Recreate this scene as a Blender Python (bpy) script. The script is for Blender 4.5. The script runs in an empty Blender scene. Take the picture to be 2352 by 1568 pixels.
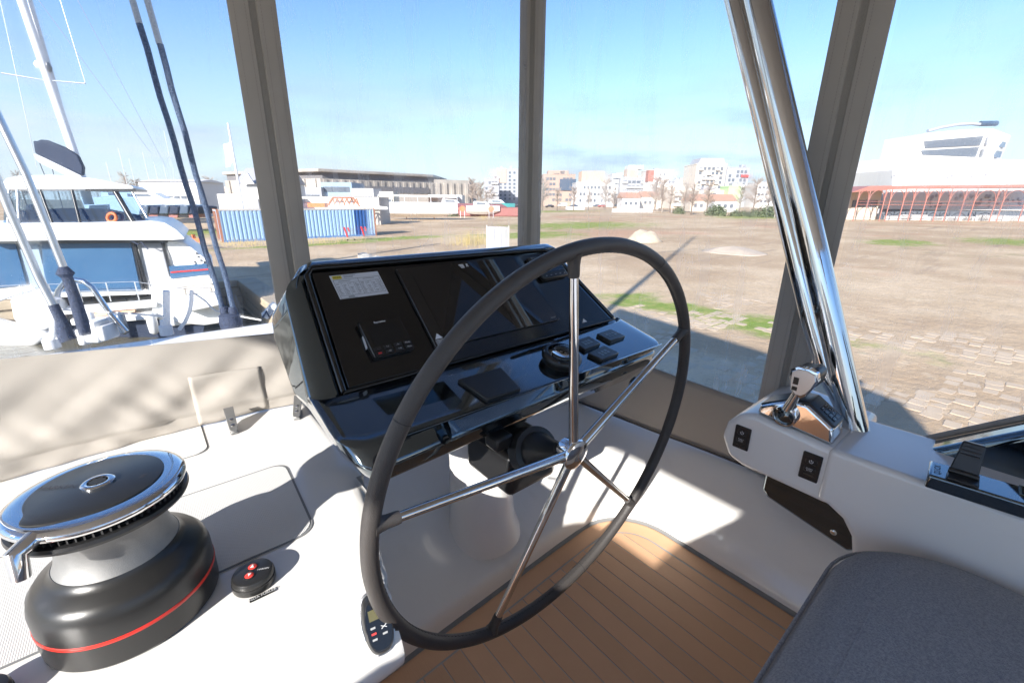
import bpy, bmesh, math, random
from mathutils import Vector, Matrix
from math import sin, cos, tan, pi, radians, sqrt, atan2, floor
random.seed(7)
scene = bpy.context.scene
COL = scene.collection

# ------------------------------------------------------------------ camera
# world axes: X = starboard of our boat, Y = forward, Z = up, origin = the eye
F_PX = 1000.1; PITCH = radians(18.0); ROLL = radians(0.4); HEAD = radians(40.0)
hd = Vector((sin(HEAD), cos(HEAD), 0)); rt = Vector((cos(HEAD), -sin(HEAD), 0)); UP = Vector((0, 0, 1))
CF = hd*cos(PITCH) - UP*sin(PITCH); cu = hd*sin(PITCH) + UP*cos(PITCH)
CR = rt*cos(ROLL) + cu*sin(ROLL); CU = cu*cos(ROLL) - rt*sin(ROLL)
cd = bpy.data.cameras.new('camera'); cam = bpy.data.objects.new('camera', cd); COL.objects.link(cam)
cd.sensor_width = 36; cd.lens = 36*F_PX/2352; cd.clip_start = 0.02; cd.clip_end = 9000
cam.matrix_world = Matrix(((CR.x, CU.x, -CF.x, 0), (CR.y, CU.y, -CF.y, 0), (CR.z, CU.z, -CF.z, 0), (0, 0, 0, 1)))
scene.camera = cam
def ray(x, y): return CF + CR*((x-1176)/F_PX) - CU*((y-784.1)/F_PX)
def gz(x, y, z): d = ray(x, y); return d*(z/d.z)
def gy(x, y, Y): d = ray(x, y); return d*(Y/d.y)
def gx(x, y, X): d = ray(x, y); return d*(X/d.x)
def gh(x, y, c): d = ray(x, y); return d*(c/d.dot(hd))       # at horizontal distance c ahead

# ------------------------------------------------------------------ sky, sun, exposure
SUN_AZ, SUN_EL = radians(66.0), radians(24.5)                  # shadows run to starboard, slightly forward
GROUND, WATER = -3.4, -4.6
w = bpy.data.worlds.new('World'); scene.world = w; w.use_nodes = True
nt = w.node_tree; nt.nodes.clear()
def N(t, ty, **kw):
    n = t.nodes.new(ty)
    for k, v in kw.items():
        if k.startswith('i_'): n.inputs[k[2:].replace('_', ' ')].default_value = v
        else: setattr(n, k, v)
    return n
out = N(nt, 'ShaderNodeOutputWorld'); bg = N(nt, 'ShaderNodeBackground')
sky = N(nt, 'ShaderNodeTexSky', sky_type='NISHITA', sun_disc=False, sun_elevation=SUN_EL, altitude=0, air_density=1.0, dust_density=0.1, ozone_density=2.3)
sky.sun_rotation = atan2(-sin(SUN_AZ), -cos(SUN_AZ))
tc = N(nt, 'ShaderNodeTexCoord'); sp = N(nt, 'ShaderNodeSeparateXYZ')
nt.links.new(tc.outputs['Generated'], sp.inputs[0])
mp = N(nt, 'ShaderNodeMapping'); mp.inputs['Scale'].default_value = (1.6, 1.6, 9.0)
nt.links.new(tc.outputs['Generated'], mp.inputs[0])
nz = N(nt, 'ShaderNodeTexNoise', i_Scale=1.7, i_Detail=9.0, i_Roughness=0.55); nt.links.new(mp.outputs[0], nz.inputs['Vector'])
cr = N(nt, 'ShaderNodeValToRGB'); cr.color_ramp.elements[0].position = 0.42; cr.color_ramp.elements[1].position = 0.62
nt.links.new(nz.outputs[0], cr.inputs[0])
band = N(nt, 'ShaderNodeMapRange', interpolation_type='SMOOTHSTEP'); nt.links.new(sp.outputs['Z'], band.inputs[0])
for i, v in zip((1, 2, 3, 4), (0.03, 0.30, 0.80, 0.0)): band.inputs[i].default_value = v
mul = N(nt, 'ShaderNodeMath', operation='MULTIPLY'); nt.links.new(cr.outputs[0], mul.inputs[0]); nt.links.new(band.outputs[0], mul.inputs[1])
nz2 = N(nt, 'ShaderNodeTexNoise', i_Scale=1.1, i_Detail=6.0); nt.links.new(mp.outputs[0], nz2.inputs['Vector'])
cc = N(nt, 'ShaderNodeMixRGB'); cc.inputs[1].default_value = (1.45, 1.95, 2.75, 1); cc.inputs[2].default_value = (3.3, 3.6, 3.9, 1)
cr2 = N(nt, 'ShaderNodeValToRGB'); cr2.color_ramp.elements[0].position = 0.40; cr2.color_ramp.elements[1].position = 0.62
nt.links.new(nz2.outputs[0], cr2.inputs[0]); nt.links.new(cr2.outputs[0], cc.inputs[0])
hzb = N(nt, 'ShaderNodeMapRange', interpolation_type='SMOOTHERSTEP'); nt.links.new(sp.outputs['Z'], hzb.inputs[0])
for i, v in zip((1, 2, 3, 4), (-0.02, 0.36, 0.80, 0.0)): hzb.inputs[i].default_value = v
mh = N(nt, 'ShaderNodeMixRGB'); nt.links.new(hzb.outputs[0], mh.inputs[0]); hs_ = N(nt, 'ShaderNodeHueSaturation'); hs_.inputs['Saturation'].default_value = 1.16; hs_.inputs['Hue'].default_value = 0.508; nt.links.new(sky.outputs[0], hs_.inputs['Color']); nt.links.new(hs_.outputs[0], mh.inputs[1]); mh.inputs[2].default_value = (2.35, 2.85, 3.7, 1)
mx = N(nt, 'ShaderNodeMixRGB'); nt.links.new(mul.outputs[0], mx.inputs[0]); nt.links.new(mh.outputs[0], mx.inputs[1]); nt.links.new(cc.outputs[0], mx.inputs[2])
nt.links.new(mx.outputs[0], bg.inputs[0]); bg.inputs[1].default_value = 0.11
nt.links.new(bg.outputs[0], out.inputs[0])
sl = bpy.data.lights.new('sun', 'SUN'); sun = bpy.data.objects.new('sun', sl); COL.objects.link(sun)
sl.energy = 4.2; sl.angle = radians(0.6); sl.color = (1.0, 0.955, 0.89)
sd = Vector((sin(SUN_AZ)*cos(SUN_EL), cos(SUN_AZ)*cos(SUN_EL), -sin(SUN_EL)))
sun.rotation_euler = sd.to_track_quat('-Z', 'Y').to_euler(); sun.location = (-20, -10, 15)
vs = scene.view_settings; vs.view_transform = 'Standard'; vs.look = 'None'; vs.gamma = 1; vs.use_curve_mapping = False; vs.exposure = 1.28
cy = scene.cycles; cy.use_denoising = True; cy.max_bounces = 8; cy.diffuse_bounces = 5; cy.glossy_bounces = 4
cy.transparent_max_bounces = 24; cy.transmission_bounces = 4; cy.sample_clamp_indirect = 6; cy.caustics_reflective = False; cy.caustics_refractive = False
cy.use_adaptive_sampling = True; cy.adaptive_threshold = 0.02

# ------------------------------------------------------------------ materials
MT = {}
def mat(name, col, rough=0.5, metal=0.0, coat=0.0, ior=1.5, bump=None, var=None, aniso=None, coords='Object', spec=0.5):
    """bump=(scale, strength[, stretch]); var=(scale, amount, colour2)"""
    m = bpy.data.materials.new(name); m.use_nodes = True; t = m.node_tree; b = t.nodes['Principled BSDF']
    b.inputs['Base Color'].default_value = (*col, 1); b.inputs['Roughness'].default_value = rough; b.inputs['Metallic'].default_value = metal
    b.inputs['Coat Weight'].default_value = coat; b.inputs['Coat Roughness'].default_value = 0.03; b.inputs['IOR'].default_value = ior
    b.inputs['Specular IOR Level'].default_value = spec
    tcn = N(t, 'ShaderNodeTexCoord')
    if var:
        no = N(t, 'ShaderNodeTexNoise', i_Scale=var[0], i_Detail=6.0, i_Roughness=0.6); t.links.new(tcn.outputs[coords], no.inputs['Vector'])
        ra = N(t, 'ShaderNodeValToRGB'); ra.color_ramp.elements[0].position = 0.5-var[1]/2; ra.color_ramp.elements[1].position = 0.5+var[1]/2
        ra.color_ramp.elements[0].color = (*col, 1); ra.color_ramp.elements[1].color = (*var[2], 1)
        t.links.new(no.outputs[0], ra.inputs[0]); t.links.new(ra.outputs[0], b.inputs['Base Color'])
    if bump:
        no = N(t, 'ShaderNodeTexNoise', i_Scale=bump[0], i_Detail=4.0)
        if len(bump) > 2:
            ma = N(t, 'ShaderNodeMapping'); ma.inputs['Scale'].default_value = bump[2]
            t.links.new(tcn.outputs[coords], ma.inputs[0]); t.links.new(ma.outputs[0], no.inputs['Vector'])
        else: t.links.new(tcn.outputs[coords], no.inputs['Vector'])
        bu = N(t, 'ShaderNodeBump', i_Strength=bump[1], i_Distance=0.01); t.links.new(no.outputs[0], bu.inputs['Height']); t.links.new(bu.outputs[0], b.inputs['Normal'])
    MT[name] = m; return m
mat('gelcoat', (0.88, 0.865, 0.835), 0.22, coat=0.35, bump=(3.0, 0.05), var=(2.5, 0.5, (0.84, 0.825, 0.795)))
mat('gelcoat_far', (0.80, 0.80, 0.79), 0.3, var=(0.8, 0.5, (0.72, 0.73, 0.73)))
mat('black_gloss', (0.006, 0.006, 0.007), 0.05, coat=1.0, ior=2.1); MT['black_gloss'].node_tree.nodes['Principled BSDF'].inputs['Coat IOR'].default_value = 1.75; MT['black_gloss'].node_tree.nodes['Principled BSDF'].inputs['Specular Tint'].default_value = (.55, .82, 1, 1)  # blue specular tint puts extra sky colour into the reflections
_t = MT['black_gloss'].node_tree; _c = N(_t, 'ShaderNodeTexCoord'); _n = N(_t, 'ShaderNodeTexNoise', i_Scale=14.0, i_Detail=9.0, i_Roughness=0.7); _t.links.new(_c.outputs['Object'], _n.inputs['Vector'])
_r = N(_t, 'ShaderNodeMapRange'); _t.links.new(_n.outputs[0], _r.inputs[0])
for i_, v_ in zip((1, 2, 3, 4), (.45, .72, .03, .12)): _r.inputs[i_].default_value = v_
_t.links.new(_r.outputs[0], _t.nodes['Principled BSDF'].inputs['Coat Roughness'])
mat('black_panel', (0.010, 0.0095, 0.009), 0.10, ior=1.55, bump=(400, 0.02))
mat('screen_glass', (0.004, 0.005, 0.007), 0.015, ior=1.8)
mat('black_plastic', (0.018, 0.018, 0.019), 0.32, bump=(900, 0.05))
mat('black_satin', (0.022, 0.022, 0.022), 0.30, bump=(1200, 0.05), var=(14, 0.5, (0.022, 0.022, 0.022)))
mat('rubber', (0.022, 0.022, 0.023), 0.6, bump=(500, 0.1))
mat('leather', (0.048, 0.044, 0.043), 0.46, bump=(520, 0.22), var=(9, 0.6, (0.062, 0.056, 0.053)))
mat('stainless', (0.72, 0.71, 0.69), 0.07, 1.0, bump=(60, 0.02, (1, 1, .05)))
mat('chrome', (0.78, 0.78, 0.78), 0.045, 1.0, bump=(24, 0.02))
mat('brushed', (0.27, 0.27, 0.268), 0.55, 0.9, bump=(900, 0.2), var=(60, 0.7, (0.32, 0.32, 0.315)))
mat('alloy', (0.62, 0.63, 0.64), 0.35, 1.0)
mat('alloy_white', (0.72, 0.73, 0.74), 0.4)
mat('canvas', (0.43, 0.395, 0.355), 0.78, bump=(900, 0.25), var=(7, 0.7, (0.39, 0.36, 0.322)))
mat('canvas_dark', (0.26, 0.235, 0.215), 0.8, bump=(900, 0.25))
mat('zip', (0.30, 0.28, 0.25), 0.6)
mat('zip_dark', (0.06, 0.055, 0.05), 0.6)
mat('teak', (0.74, 0.455, 0.275), 0.6, bump=(60, 0.12, (9, .5, 1)), var=(5, 0.9, (0.64, 0.385, 0.23)))
mat('caulk', (0.44, 0.43, 0.42), 0.6)
mat('trim_grey', (0.22, 0.225, 0.23), 0.5)
mat('seat_fabric', (0.48, 0.475, 0.475), 0.9, bump=(700, 0.6), var=(260, 0.3, (0.30, 0.30, 0.32)))
mat('red_paint', (0.62, 0.03, 0.02), 0.3)
mat('red_button', (0.75, 0.06, 0.05), 0.3)
mat('white_print', (0.75, 0.76, 0.78), 0.6)
mat('grey_print', (0.35, 0.36, 0.37), 0.6)
mat('paper', (0.62, 0.64, 0.68), 0.6)
mat('ink', (0.05, 0.05, 0.06), 0.7)
mat('yellow', (0.62, 0.50, 0.02), 0.6)
mat('lcd', (0.12, 0.11, 0.05), 0.25)
mat('lcd_dark', (0.011, 0.012, 0.013), 0.15)
mat('key_blue', (0.16, 0.22, 0.28), 0.4)
mat('rope_blue', (0.012, 0.035, 0.085), 0.8, bump=(160, 0.8), var=(120, 0.25, (0.11, 0.15, 0.23)))
mat('rope_white', (0.75, 0.73, 0.66), 0.8, bump=(160, 0.8), var=(150, 0.4, (0.35, 0.36, 0.38)))
mat('rope_navy', (0.012, 0.016, 0.032), 0.85, bump=(120, 0.6), var=(90, 0.4, (0.05, 0.07, 0.13)))
mat('rope_plain', (0.70, 0.69, 0.66), 0.8)
mat('wire', (0.45, 0.47, 0.50), 0.35, 0.6)
mat('stone', (0.46, 0.38, 0.27), 0.85, bump=(9, 0.6), var=(3, 0.7, (0.34, 0.27, 0.19)))
mat('sand', (0.55, 0.45, 0.33), 0.95, bump=(14, 0.5), var=(3, 0.5, (0.47, 0.38, 0.27)))
mat('rubble', (0.50, 0.41, 0.32), 0.95, bump=(4, 0.8), var=(2, 0.5, (0.40, 0.33, 0.26)))
mat('blue_steel', (0.07, 0.18, 0.40), 0.45, bump=(3, 0.2), var=(1.2, 0.5, (0.12, 0.25, 0.48)))
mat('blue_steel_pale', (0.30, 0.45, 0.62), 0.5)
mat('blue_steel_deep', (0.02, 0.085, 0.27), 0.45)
mat('rust', (0.30, 0.10, 0.045), 0.8, var=(5, 0.5, (0.42, 0.2, 0.12)))
mat('concrete', (0.46, 0.42, 0.37), 0.9, bump=(0.4, 0.5), var=(0.12, 0.4, (0.27, 0.25, 0.225)))
mat('concrete_light', (0.52, 0.49, 0.44), 0.9, var=(0.25, 0.5, (0.42, 0.39, 0.35)))
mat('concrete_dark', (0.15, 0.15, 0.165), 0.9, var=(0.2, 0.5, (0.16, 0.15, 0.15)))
mat('wall_white', (0.64, 0.635, 0.62), 0.8, var=(0.15, 0.6, (0.56, 0.55, 0.535)))
mat('wall_grey', (0.36, 0.37, 0.40), 0.8, var=(0.15, 0.6, (0.31, 0.32, 0.34)))
mat('wall_beige', (0.60, 0.54, 0.46), 0.8, var=(0.15, 0.6, (0.54, 0.48, 0.41)))
mat('wall_brick', (0.40, 0.30, 0.25), 0.85, var=(0.2, 0.6, (0.35, 0.26, 0.215)))
mat('wall_orange', (0.55, 0.40, 0.30), 0.8, var=(0.2, 0.6, (0.5, 0.37, 0.28)))
mat('wall_blue', (0.27, 0.36, 0.45), 0.8)
mat('wall_green', (0.42, 0.58, 0.30), 0.7)
mat('roof_tile', (0.42, 0.25, 0.18), 0.8)
mat('roof_grey', (0.33, 0.33, 0.35), 0.8)
mat('glass_far', (0.12, 0.14, 0.17), 0.12)
mat('glass_tint', (0.03, 0.085, 0.18), 0.05, ior=1.6, var=(1.2, 0.5, (0.05, 0.12, 0.22)))
mat('red_steel', (0.36, 0.15, 0.12), 0.5)
mat('orange', (0.62, 0.16, 0.05), 0.5)
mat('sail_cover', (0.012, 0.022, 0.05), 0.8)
mat('car_blue', (0.06, 0.09, 0.14), 0.25, coat=0.6)
mat('car_dark', (0.02, 0.022, 0.03), 0.25, coat=0.6)
mat('car_white', (0.62, 0.62, 0.61), 0.3, coat=0.6)
mat('car_red', (0.42, 0.04, 0.035), 0.3, coat=0.6)
mat('tyre', (0.015, 0.015, 0.015), 0.8)
mat('hull_red', (0.28, 0.11, 0.10), 0.5)
mat('teal', (0.07, 0.34, 0.34), 0.5)
mat('bark', (0.16, 0.125, 0.10), 0.9)
mat('twig', (0.42, 0.35, 0.30), 0.95); mat('wall_bright', (0.60, 0.60, 0.595), 0.8)
mat('leaf', (0.085, 0.11, 0.055), 0.8, var=(1.0, 0.6, (0.13, 0.15, 0.08)))
mat('dry_grass', (0.34, 0.27, 0.12), 0.9)
mat('paver', (0.58, 0.46, 0.33), 0.95, bump=(40, 0.4), var=(1.1, 0.5, (0.45, 0.345, 0.24)))
mat('roof_under', (0.36, 0.33, 0.30), 0.7)

def weather():
    t = MT['gelcoat'].node_tree; b = t.nodes['Principled BSDF']; src = b.inputs['Base Color'].links[0].from_socket; c = N(t, 'ShaderNodeTexCoord')
    def lay(src, sc, st, lo, hi, amt, col):
        ma = N(t, 'ShaderNodeMapping'); ma.inputs['Scale'].default_value = st; t.links.new(c.outputs['Object'], ma.inputs[0])
        no = N(t, 'ShaderNodeTexNoise', i_Scale=sc, i_Detail=5.0, i_Roughness=0.65); t.links.new(ma.outputs[0], no.inputs['Vector'])
        mr = N(t, 'ShaderNodeMapRange', interpolation_type='SMOOTHSTEP'); t.links.new(no.outputs[0], mr.inputs[0])
        for i, v in zip((1, 2, 3, 4), (lo, hi, 0.0, amt)): mr.inputs[i].default_value = v
        mm = N(t, 'ShaderNodeMixRGB'); t.links.new(mr.outputs[0], mm.inputs[0]); t.links.new(src, mm.inputs[1]); mm.inputs[2].default_value = (*col, 1); return mm.outputs[0]
    src = lay(src, 170, (1, 1, 1), .74, .80, .45, (.35, .33, .30)); src = lay(src, 7, (1.5, .5, 1), .54, .72, .10, (.52, .49, .45)); t.links.new(src, b.inputs['Base Color'])
    t = MT['teak'].node_tree; b = t.nodes['Principled BSDF']; src = b.inputs['Base Color'].links[0].from_socket; oi = N(t, 'ShaderNodeObjectInfo'); mr = N(t, 'ShaderNodeMapRange'); t.links.new(oi.outputs['Random'], mr.inputs[0])
    mr.inputs[3].default_value = .93; mr.inputs[4].default_value = 1.05; hv = N(t, 'ShaderNodeHueSaturation'); t.links.new(mr.outputs[0], hv.inputs['Value']); t.links.new(src, hv.inputs['Color']); t.links.new(hv.outputs[0], b.inputs['Base Color'])
weather()
def nonskid():
    m = mat('nonskid', (0.74, 0.74, 0.73), 0.55); t = m.node_tree; b = t.nodes['Principled BSDF']
    tcn = N(t, 'ShaderNodeTexCoord'); ck = N(t, 'ShaderNodeTexVoronoi', i_Scale=330.0, i_Randomness=0.0); t.links.new(tcn.outputs['Object'], ck.inputs['Vector'])
    bu = N(t, 'ShaderNodeBump', i_Strength=0.55, i_Distance=0.002); t.links.new(ck.outputs['Distance'], bu.inputs['Height']); t.links.new(bu.outputs[0], b.inputs['Normal'])
nonskid()
def vinyl(name, seed, haze):
    m = bpy.data.materials.new(name); m.use_nodes = True; t = m.node_tree; t.nodes.clear()
    o = N(t, 'ShaderNodeOutputMaterial'); tr = N(t, 'ShaderNodeBsdfTransparent'); tr.inputs[0].default_value = (0.985, 0.985, 0.985, 1)
    gl = N(t, 'ShaderNodeBsdfGlossy', i_Roughness=0.03); di = N(t, 'ShaderNodeBsdfDiffuse'); di.inputs[0].default_value = (0.85, 0.86, 0.88, 1)
    tl = N(t, 'ShaderNodeBsdfTranslucent'); tl.inputs[0].default_value = (0.85, 0.86, 0.88, 1)
    rf = N(t, 'ShaderNodeBsdfRefraction', i_Roughness=0.45, i_IOR=1.02); dt = N(t, 'ShaderNodeMixShader', i_Fac=0.30); t.links.new(rf.outputs[0], dt.inputs[1]); t.links.new(tl.outputs[0], dt.inputs[2])
    tcn = N(t, 'ShaderNodeTexCoord')
    def layer(scale, stretch, lo, hi, amt, det=5.0):
        ma = N(t, 'ShaderNodeMapping'); ma.inputs['Scale'].default_value = stretch; ma.inputs['Location'].default_value = (seed*3.1, seed*1.7, seed)
        t.links.new(tcn.outputs['Object'], ma.inputs[0])
        no = N(t, 'ShaderNodeTexNoise', i_Scale=scale, i_Detail=det, i_Roughness=0.6, i_Distortion=0.4); t.links.new(ma.outputs[0], no.inputs['Vector'])
        mr = N(t, 'ShaderNodeMapRange', interpolation_type='SMOOTHSTEP'); t.links.new(no.outputs[0], mr.inputs[0])
        for i, v in zip((1, 2, 3, 4), (lo, hi, 0.0, amt)): mr.inputs[i].default_value = v
        return mr.outputs[0]
    a = layer(5.0, (3.0, 3.0, 0.7), 0.48, 0.64, 0.24)           # broad smears hanging down
    b = layer(22.0, (3.5, 3.5, 0.22), 0.72, 0.82, 0.35, 2.0)   # dried drips
    c = layer(330.0, (1, 1, 1), 0.73, 0.80, 0.5, 1.0)         # salt specks
    s1 = N(t, 'ShaderNodeMath', operation='MAXIMUM'); t.links.new(a, s1.inputs[0]); t.links.new(b, s1.inputs[1])
    s2 = N(t, 'ShaderNodeMath', operation='MAXIMUM'); t.links.new(s1.outputs[0], s2.inputs[0]); t.links.new(c, s2.inputs[1])
    s3 = N(t, 'ShaderNodeMath', operation='ADD'); t.links.new(s2.outputs[0], s3.inputs[0]); s3.inputs[1].default_value = haze
    m1 = N(t, 'ShaderNodeMixShader'); t.links.new(s3.outputs[0], m1.inputs[0]); t.links.new(tr.outputs[0], m1.inputs[1]); t.links.new(dt.outputs[0], m1.inputs[2])
    fr = N(t, 'ShaderNodeFresnel', i_IOR=1.3); fm = N(t, 'ShaderNodeMath', operation='MULTIPLY'); fm.inputs[1].default_value = 0.6
    t.links.new(fr.outputs[0], fm.inputs[0])
    m2 = N(t, 'ShaderNodeMixShader'); t.links.new(fm.outputs[0], m2.inputs[0]); t.links.new(m1.outputs[0], m2.inputs[1]); t.links.new(gl.outputs[0], m2.inputs[2])
    t.links.new(m2.outputs[0], o.inputs[0]); MT[name] = m
for i in range(4): vinyl('vinyl_%d' % i, i+1.0, 0.105)
def tint():
    m = bpy.data.materials.new('clear_blue'); m.use_nodes = True; t = m.node_tree; t.nodes.clear()
    o = N(t, 'ShaderNodeOutputMaterial'); tr = N(t, 'ShaderNodeBsdfTransparent'); tr.inputs[0].default_value = (0.55, 0.70, 0.85, 1)
    gl = N(t, 'ShaderNodeBsdfGlossy', i_Roughness=0.04); mxs = N(t, 'ShaderNodeMixShader', i_Fac=0.12)
    t.links.new(tr.outputs[0], mxs.inputs[1]); t.links.new(gl.outputs[0], mxs.inputs[2]); t.links.new(mxs.outputs[0], o.inputs[0]); MT['clear_blue'] = m
tint()
def dome():
    m = bpy.data.materials.new('clear_dome'); m.use_nodes = True; t = m.node_tree; t.nodes.clear()
    o = N(t, 'ShaderNodeOutputMaterial'); tr = N(t, 'ShaderNodeBsdfTransparent'); gl = N(t, 'ShaderNodeBsdfGlossy', i_Roughness=0.02)
    fr = N(t, 'ShaderNodeFresnel', i_IOR=1.5); mxs = N(t, 'ShaderNodeMixShader'); t.links.new(fr.outputs[0], mxs.inputs[0])
    t.links.new(tr.outputs[0], mxs.inputs[1]); t.links.new(gl.outputs[0], mxs.inputs[2]); t.links.new(mxs.outputs[0], o.inputs[0]); MT['clear_dome'] = m
dome()
def water():
    m = mat('water', (0.13, 0.115, 0.075), 0.12, ior=1.33); t = m.node_tree; b = t.nodes['Principled BSDF']
    tcn = N(t, 'ShaderNodeTexCoord'); no = N(t, 'ShaderNodeTexNoise', i_Scale=2.2, i_Detail=5.0); t.links.new(tcn.outputs['Object'], no.inputs['Vector'])
    bu = N(t, 'ShaderNodeBump', i_Strength=0.25, i_Distance=0.08); t.links.new(no.outputs[0], bu.inputs['Height']); t.links.new(bu.outputs[0], b.inputs['Normal'])
water()

# ------------------------------------------------------------------ mesh helpers
class MB:
    def __init__(s): s.v = []; s.f = []
    def add(s, vs, fs):
        k = len(s.v); s.v += [Vector(p) for p in vs]; s.f += [tuple(i+k for i in q) for q in fs]; return s
    def box(s, c, d, R=None):
        c = Vector(c); hx, hy, hz = d[0]/2, d[1]/2, d[2]/2
        P = [Vector((x, y, z)) for x in (-hx, hx) for y in (-hy, hy) for z in (-hz, hz)]
        if R is not None: P = [R @ p for p in P]
        return s.add([c+p for p in P], [(0, 1, 3, 2), (4, 6, 7, 5), (0, 4, 5, 1), (2, 3, 7, 6), (0, 2, 6, 4), (1, 5, 7, 3)])
    def fbox(s, o, ex, ey, ez, x, y, z):                       # box in a local frame
        P = [Vector(o)+ex*a+ey*b+ez*c for a in x for b in y for c in z]
        return s.add(P, [(0, 1, 3, 2), (4, 6, 7, 5), (0, 4, 5, 1), (2, 3, 7, 6), (0, 2, 6, 4), (1, 5, 7, 3)])
    def prism(s, poly, off):
        off = Vector(off); n = len(poly); P = [Vector(p) for p in poly]
        return s.add(P+[p+off for p in P], [tuple(range(n))[::-1], tuple(range(n, 2*n))]+[(i, (i+1) % n, n+(i+1) % n, n+i) for i in range(n)])
    def loft(s, rings, closed=True, cap=True):
        m = len(rings[0]); fs = []
        for i in range(len(rings)-1):
            for j in range(m if closed else m-1): fs.append((i*m+j, i*m+(j+1) % m, (i+1)*m+(j+1) % m, (i+1)*m+j))
        if cap and closed: fs += [tuple(range(m))[::-1], tuple((len(rings)-1)*m+j for j in range(m))]
        return s.add([p for r in rings for p in r], fs)
    def tube(s, path, r, n=12, cap=True, closed=False):
        P = [Vector(p) for p in path]; k = len(P); rs = r if isinstance(r, (list, tuple)) else [r]*k; rings = []; prev = None
        for i in range(k):
            if closed: t = (P[(i+1) % k]-P[i-1]).normalized()
            else: t = (P[min(i+1, k-1)]-P[max(i-1, 0)]).normalized()
            if prev is None:
                a = t.cross(Vector((0, 0, 1)));
                if a.length < .2: a = t.cross(Vector((1, 0, 0)))
            else: a = prev-t*prev.dot(t)
            a.normalize(); prev = a; b = t.cross(a)
            rings.append([P[i]+(a*cos(2*pi*j/n)+b*sin(2*pi*j/n))*rs[i] for j in range(n)])
        if closed: rings.append(rings[0]); return s.loft(rings, True, False)
        return s.loft(rings, True, cap)
    def lathe(s, prof, n=48, o=(0, 0, 0), ax=None, cap=True):
        o = Vector(o); ax = (Vector(ax) if ax is not None else Vector((0, 0, 1))).normalized()
        a = ax.cross(Vector((0, 1, 0)) if abs(ax.y) < .9 else Vector((1, 0, 0))).normalized(); b = ax.cross(a)
        return s.loft([[o+ax*z+(a*cos(2*pi*j/n)+b*sin(2*pi*j/n))*r for j in range(n)] for r, z in prof], True, cap)
    def grid(s, fn, nu, nv):
        P = [fn(i/nu, j/nv) for i in range(nu+1) for j in range(nv+1)]
        return s.add(P, [(i*(nv+1)+j, (i+1)*(nv+1)+j, (i+1)*(nv+1)+j+1, i*(nv+1)+j+1) for i in range(nu) for j in range(nv)])
    def mesh(s, name, off=Vector((0, 0, 0)), smooth=None):
        me = bpy.data.meshes.new(name); me.from_pydata([p-off for p in s.v], [], s.f)
        bm = bmesh.new(); bm.from_mesh(me); bmesh.ops.recalc_face_normals(bm, faces=bm.faces); bm.to_mesh(me); bm.free()
        if smooth is not None:
            me.polygons.foreach_set('use_smooth', [True]*len(me.polygons))
            if smooth < 170: me.set_sharp_from_angle(angle=radians(smooth))
        return me
OFF = {}
def tag(o, label=None, cat=None, group=None, kind=None):
    for k, v in (('label', label), ('category', cat), ('group', group), ('kind', kind)):
        if v: o[k] = v
    return o
def build(mb, name, m, parent=None, smooth=None, bevel=None, seg=2, label=None, cat=None, group=None, kind=None):
    off = OFF.get(parent.name, Vector((0, 0, 0))) if parent else Vector((0, 0, 0))
    me = mb.mesh(name, off, smooth); me.materials.append(MT[m] if isinstance(m, str) else m)
    o = bpy.data.objects.new(name, me); COL.objects.link(o)
    if parent: o.parent = parent; OFF[o.name] = off
    if bevel:
        bv = o.modifiers.new('bevel', 'BEVEL'); bv.width = bevel; bv.segments = seg; bv.limit_method = 'ANGLE'; bv.angle_limit = radians(35)
        me.polygons.foreach_set('use_smooth', [True]*len(me.polygons)); me.set_sharp_from_angle(angle=radians(50)); bv.harden_normals = False
    return tag(o, label, cat, group, kind)
def thing(name, label, cat, loc=(0, 0, 0), group=None):
    o = bpy.data.objects.new(name, None); COL.objects.link(o); o.location = loc; o.empty_display_size = 0.1
    OFF[o.name] = Vector(loc); return tag(o, label, cat, group)
def dup(root, loc, label=None, rz=0.0, sc=1.0):
    r = root.copy(); COL.objects.link(r); r.location = loc; r.rotation_euler = (0, 0, rz); r.scale = (sc, sc, sc)
    if label: r['label'] = label
    for ch in list(root.children):
        c = ch.copy(); COL.objects.link(c); c.parent = r
        for g in list(ch.children): d = g.copy(); COL.objects.link(d); d.parent = c
    return r
def text(s, name, size, o, ex, ey, m, parent, align='CENTER', lift=0.0006, bold=0.0):
    cu_ = bpy.data.curves.new(name, 'FONT'); cu_.body = s; cu_.size = size; cu_.align_x = align; cu_.align_y = 'CENTER'; cu_.resolution_u = 2; cu_.offset = bold
    t = bpy.data.objects.new('t', cu_); COL.objects.link(t); dg = bpy.context.evaluated_depsgraph_get(); me = bpy.data.meshes.new_from_object(t.evaluated_get(dg))
    bpy.data.objects.remove(t); ex = Vector(ex).normalized(); ey = Vector(ey).normalized(); n = ex.cross(ey); off = OFF.get(parent.name, Vector((0, 0, 0)))
    for v in me.vertices: v.co = Vector(o)+ex*v.co.x+ey*v.co.y+n*lift-off
    me.materials.clear(); me.materials.append(MT[m]); me.name = name
    ob = bpy.data.objects.new(name, me); COL.objects.link(ob); ob.parent = parent; OFF[ob.name] = off; return ob
def rr(w, h, r, n=4):                                            # rounded rectangle outline, centred
    P = []
    for cx_, cy_, a0 in ((w/2-r, h/2-r, 0), (-w/2+r, h/2-r, 90), (-w/2+r, -h/2+r, 180), (w/2-r, -h/2+r, 270)):
        for i in range(n+1): a = radians(a0+90*i/n); P.append((cx_+r*cos(a), cy_+r*sin(a)))
    return P
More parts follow.
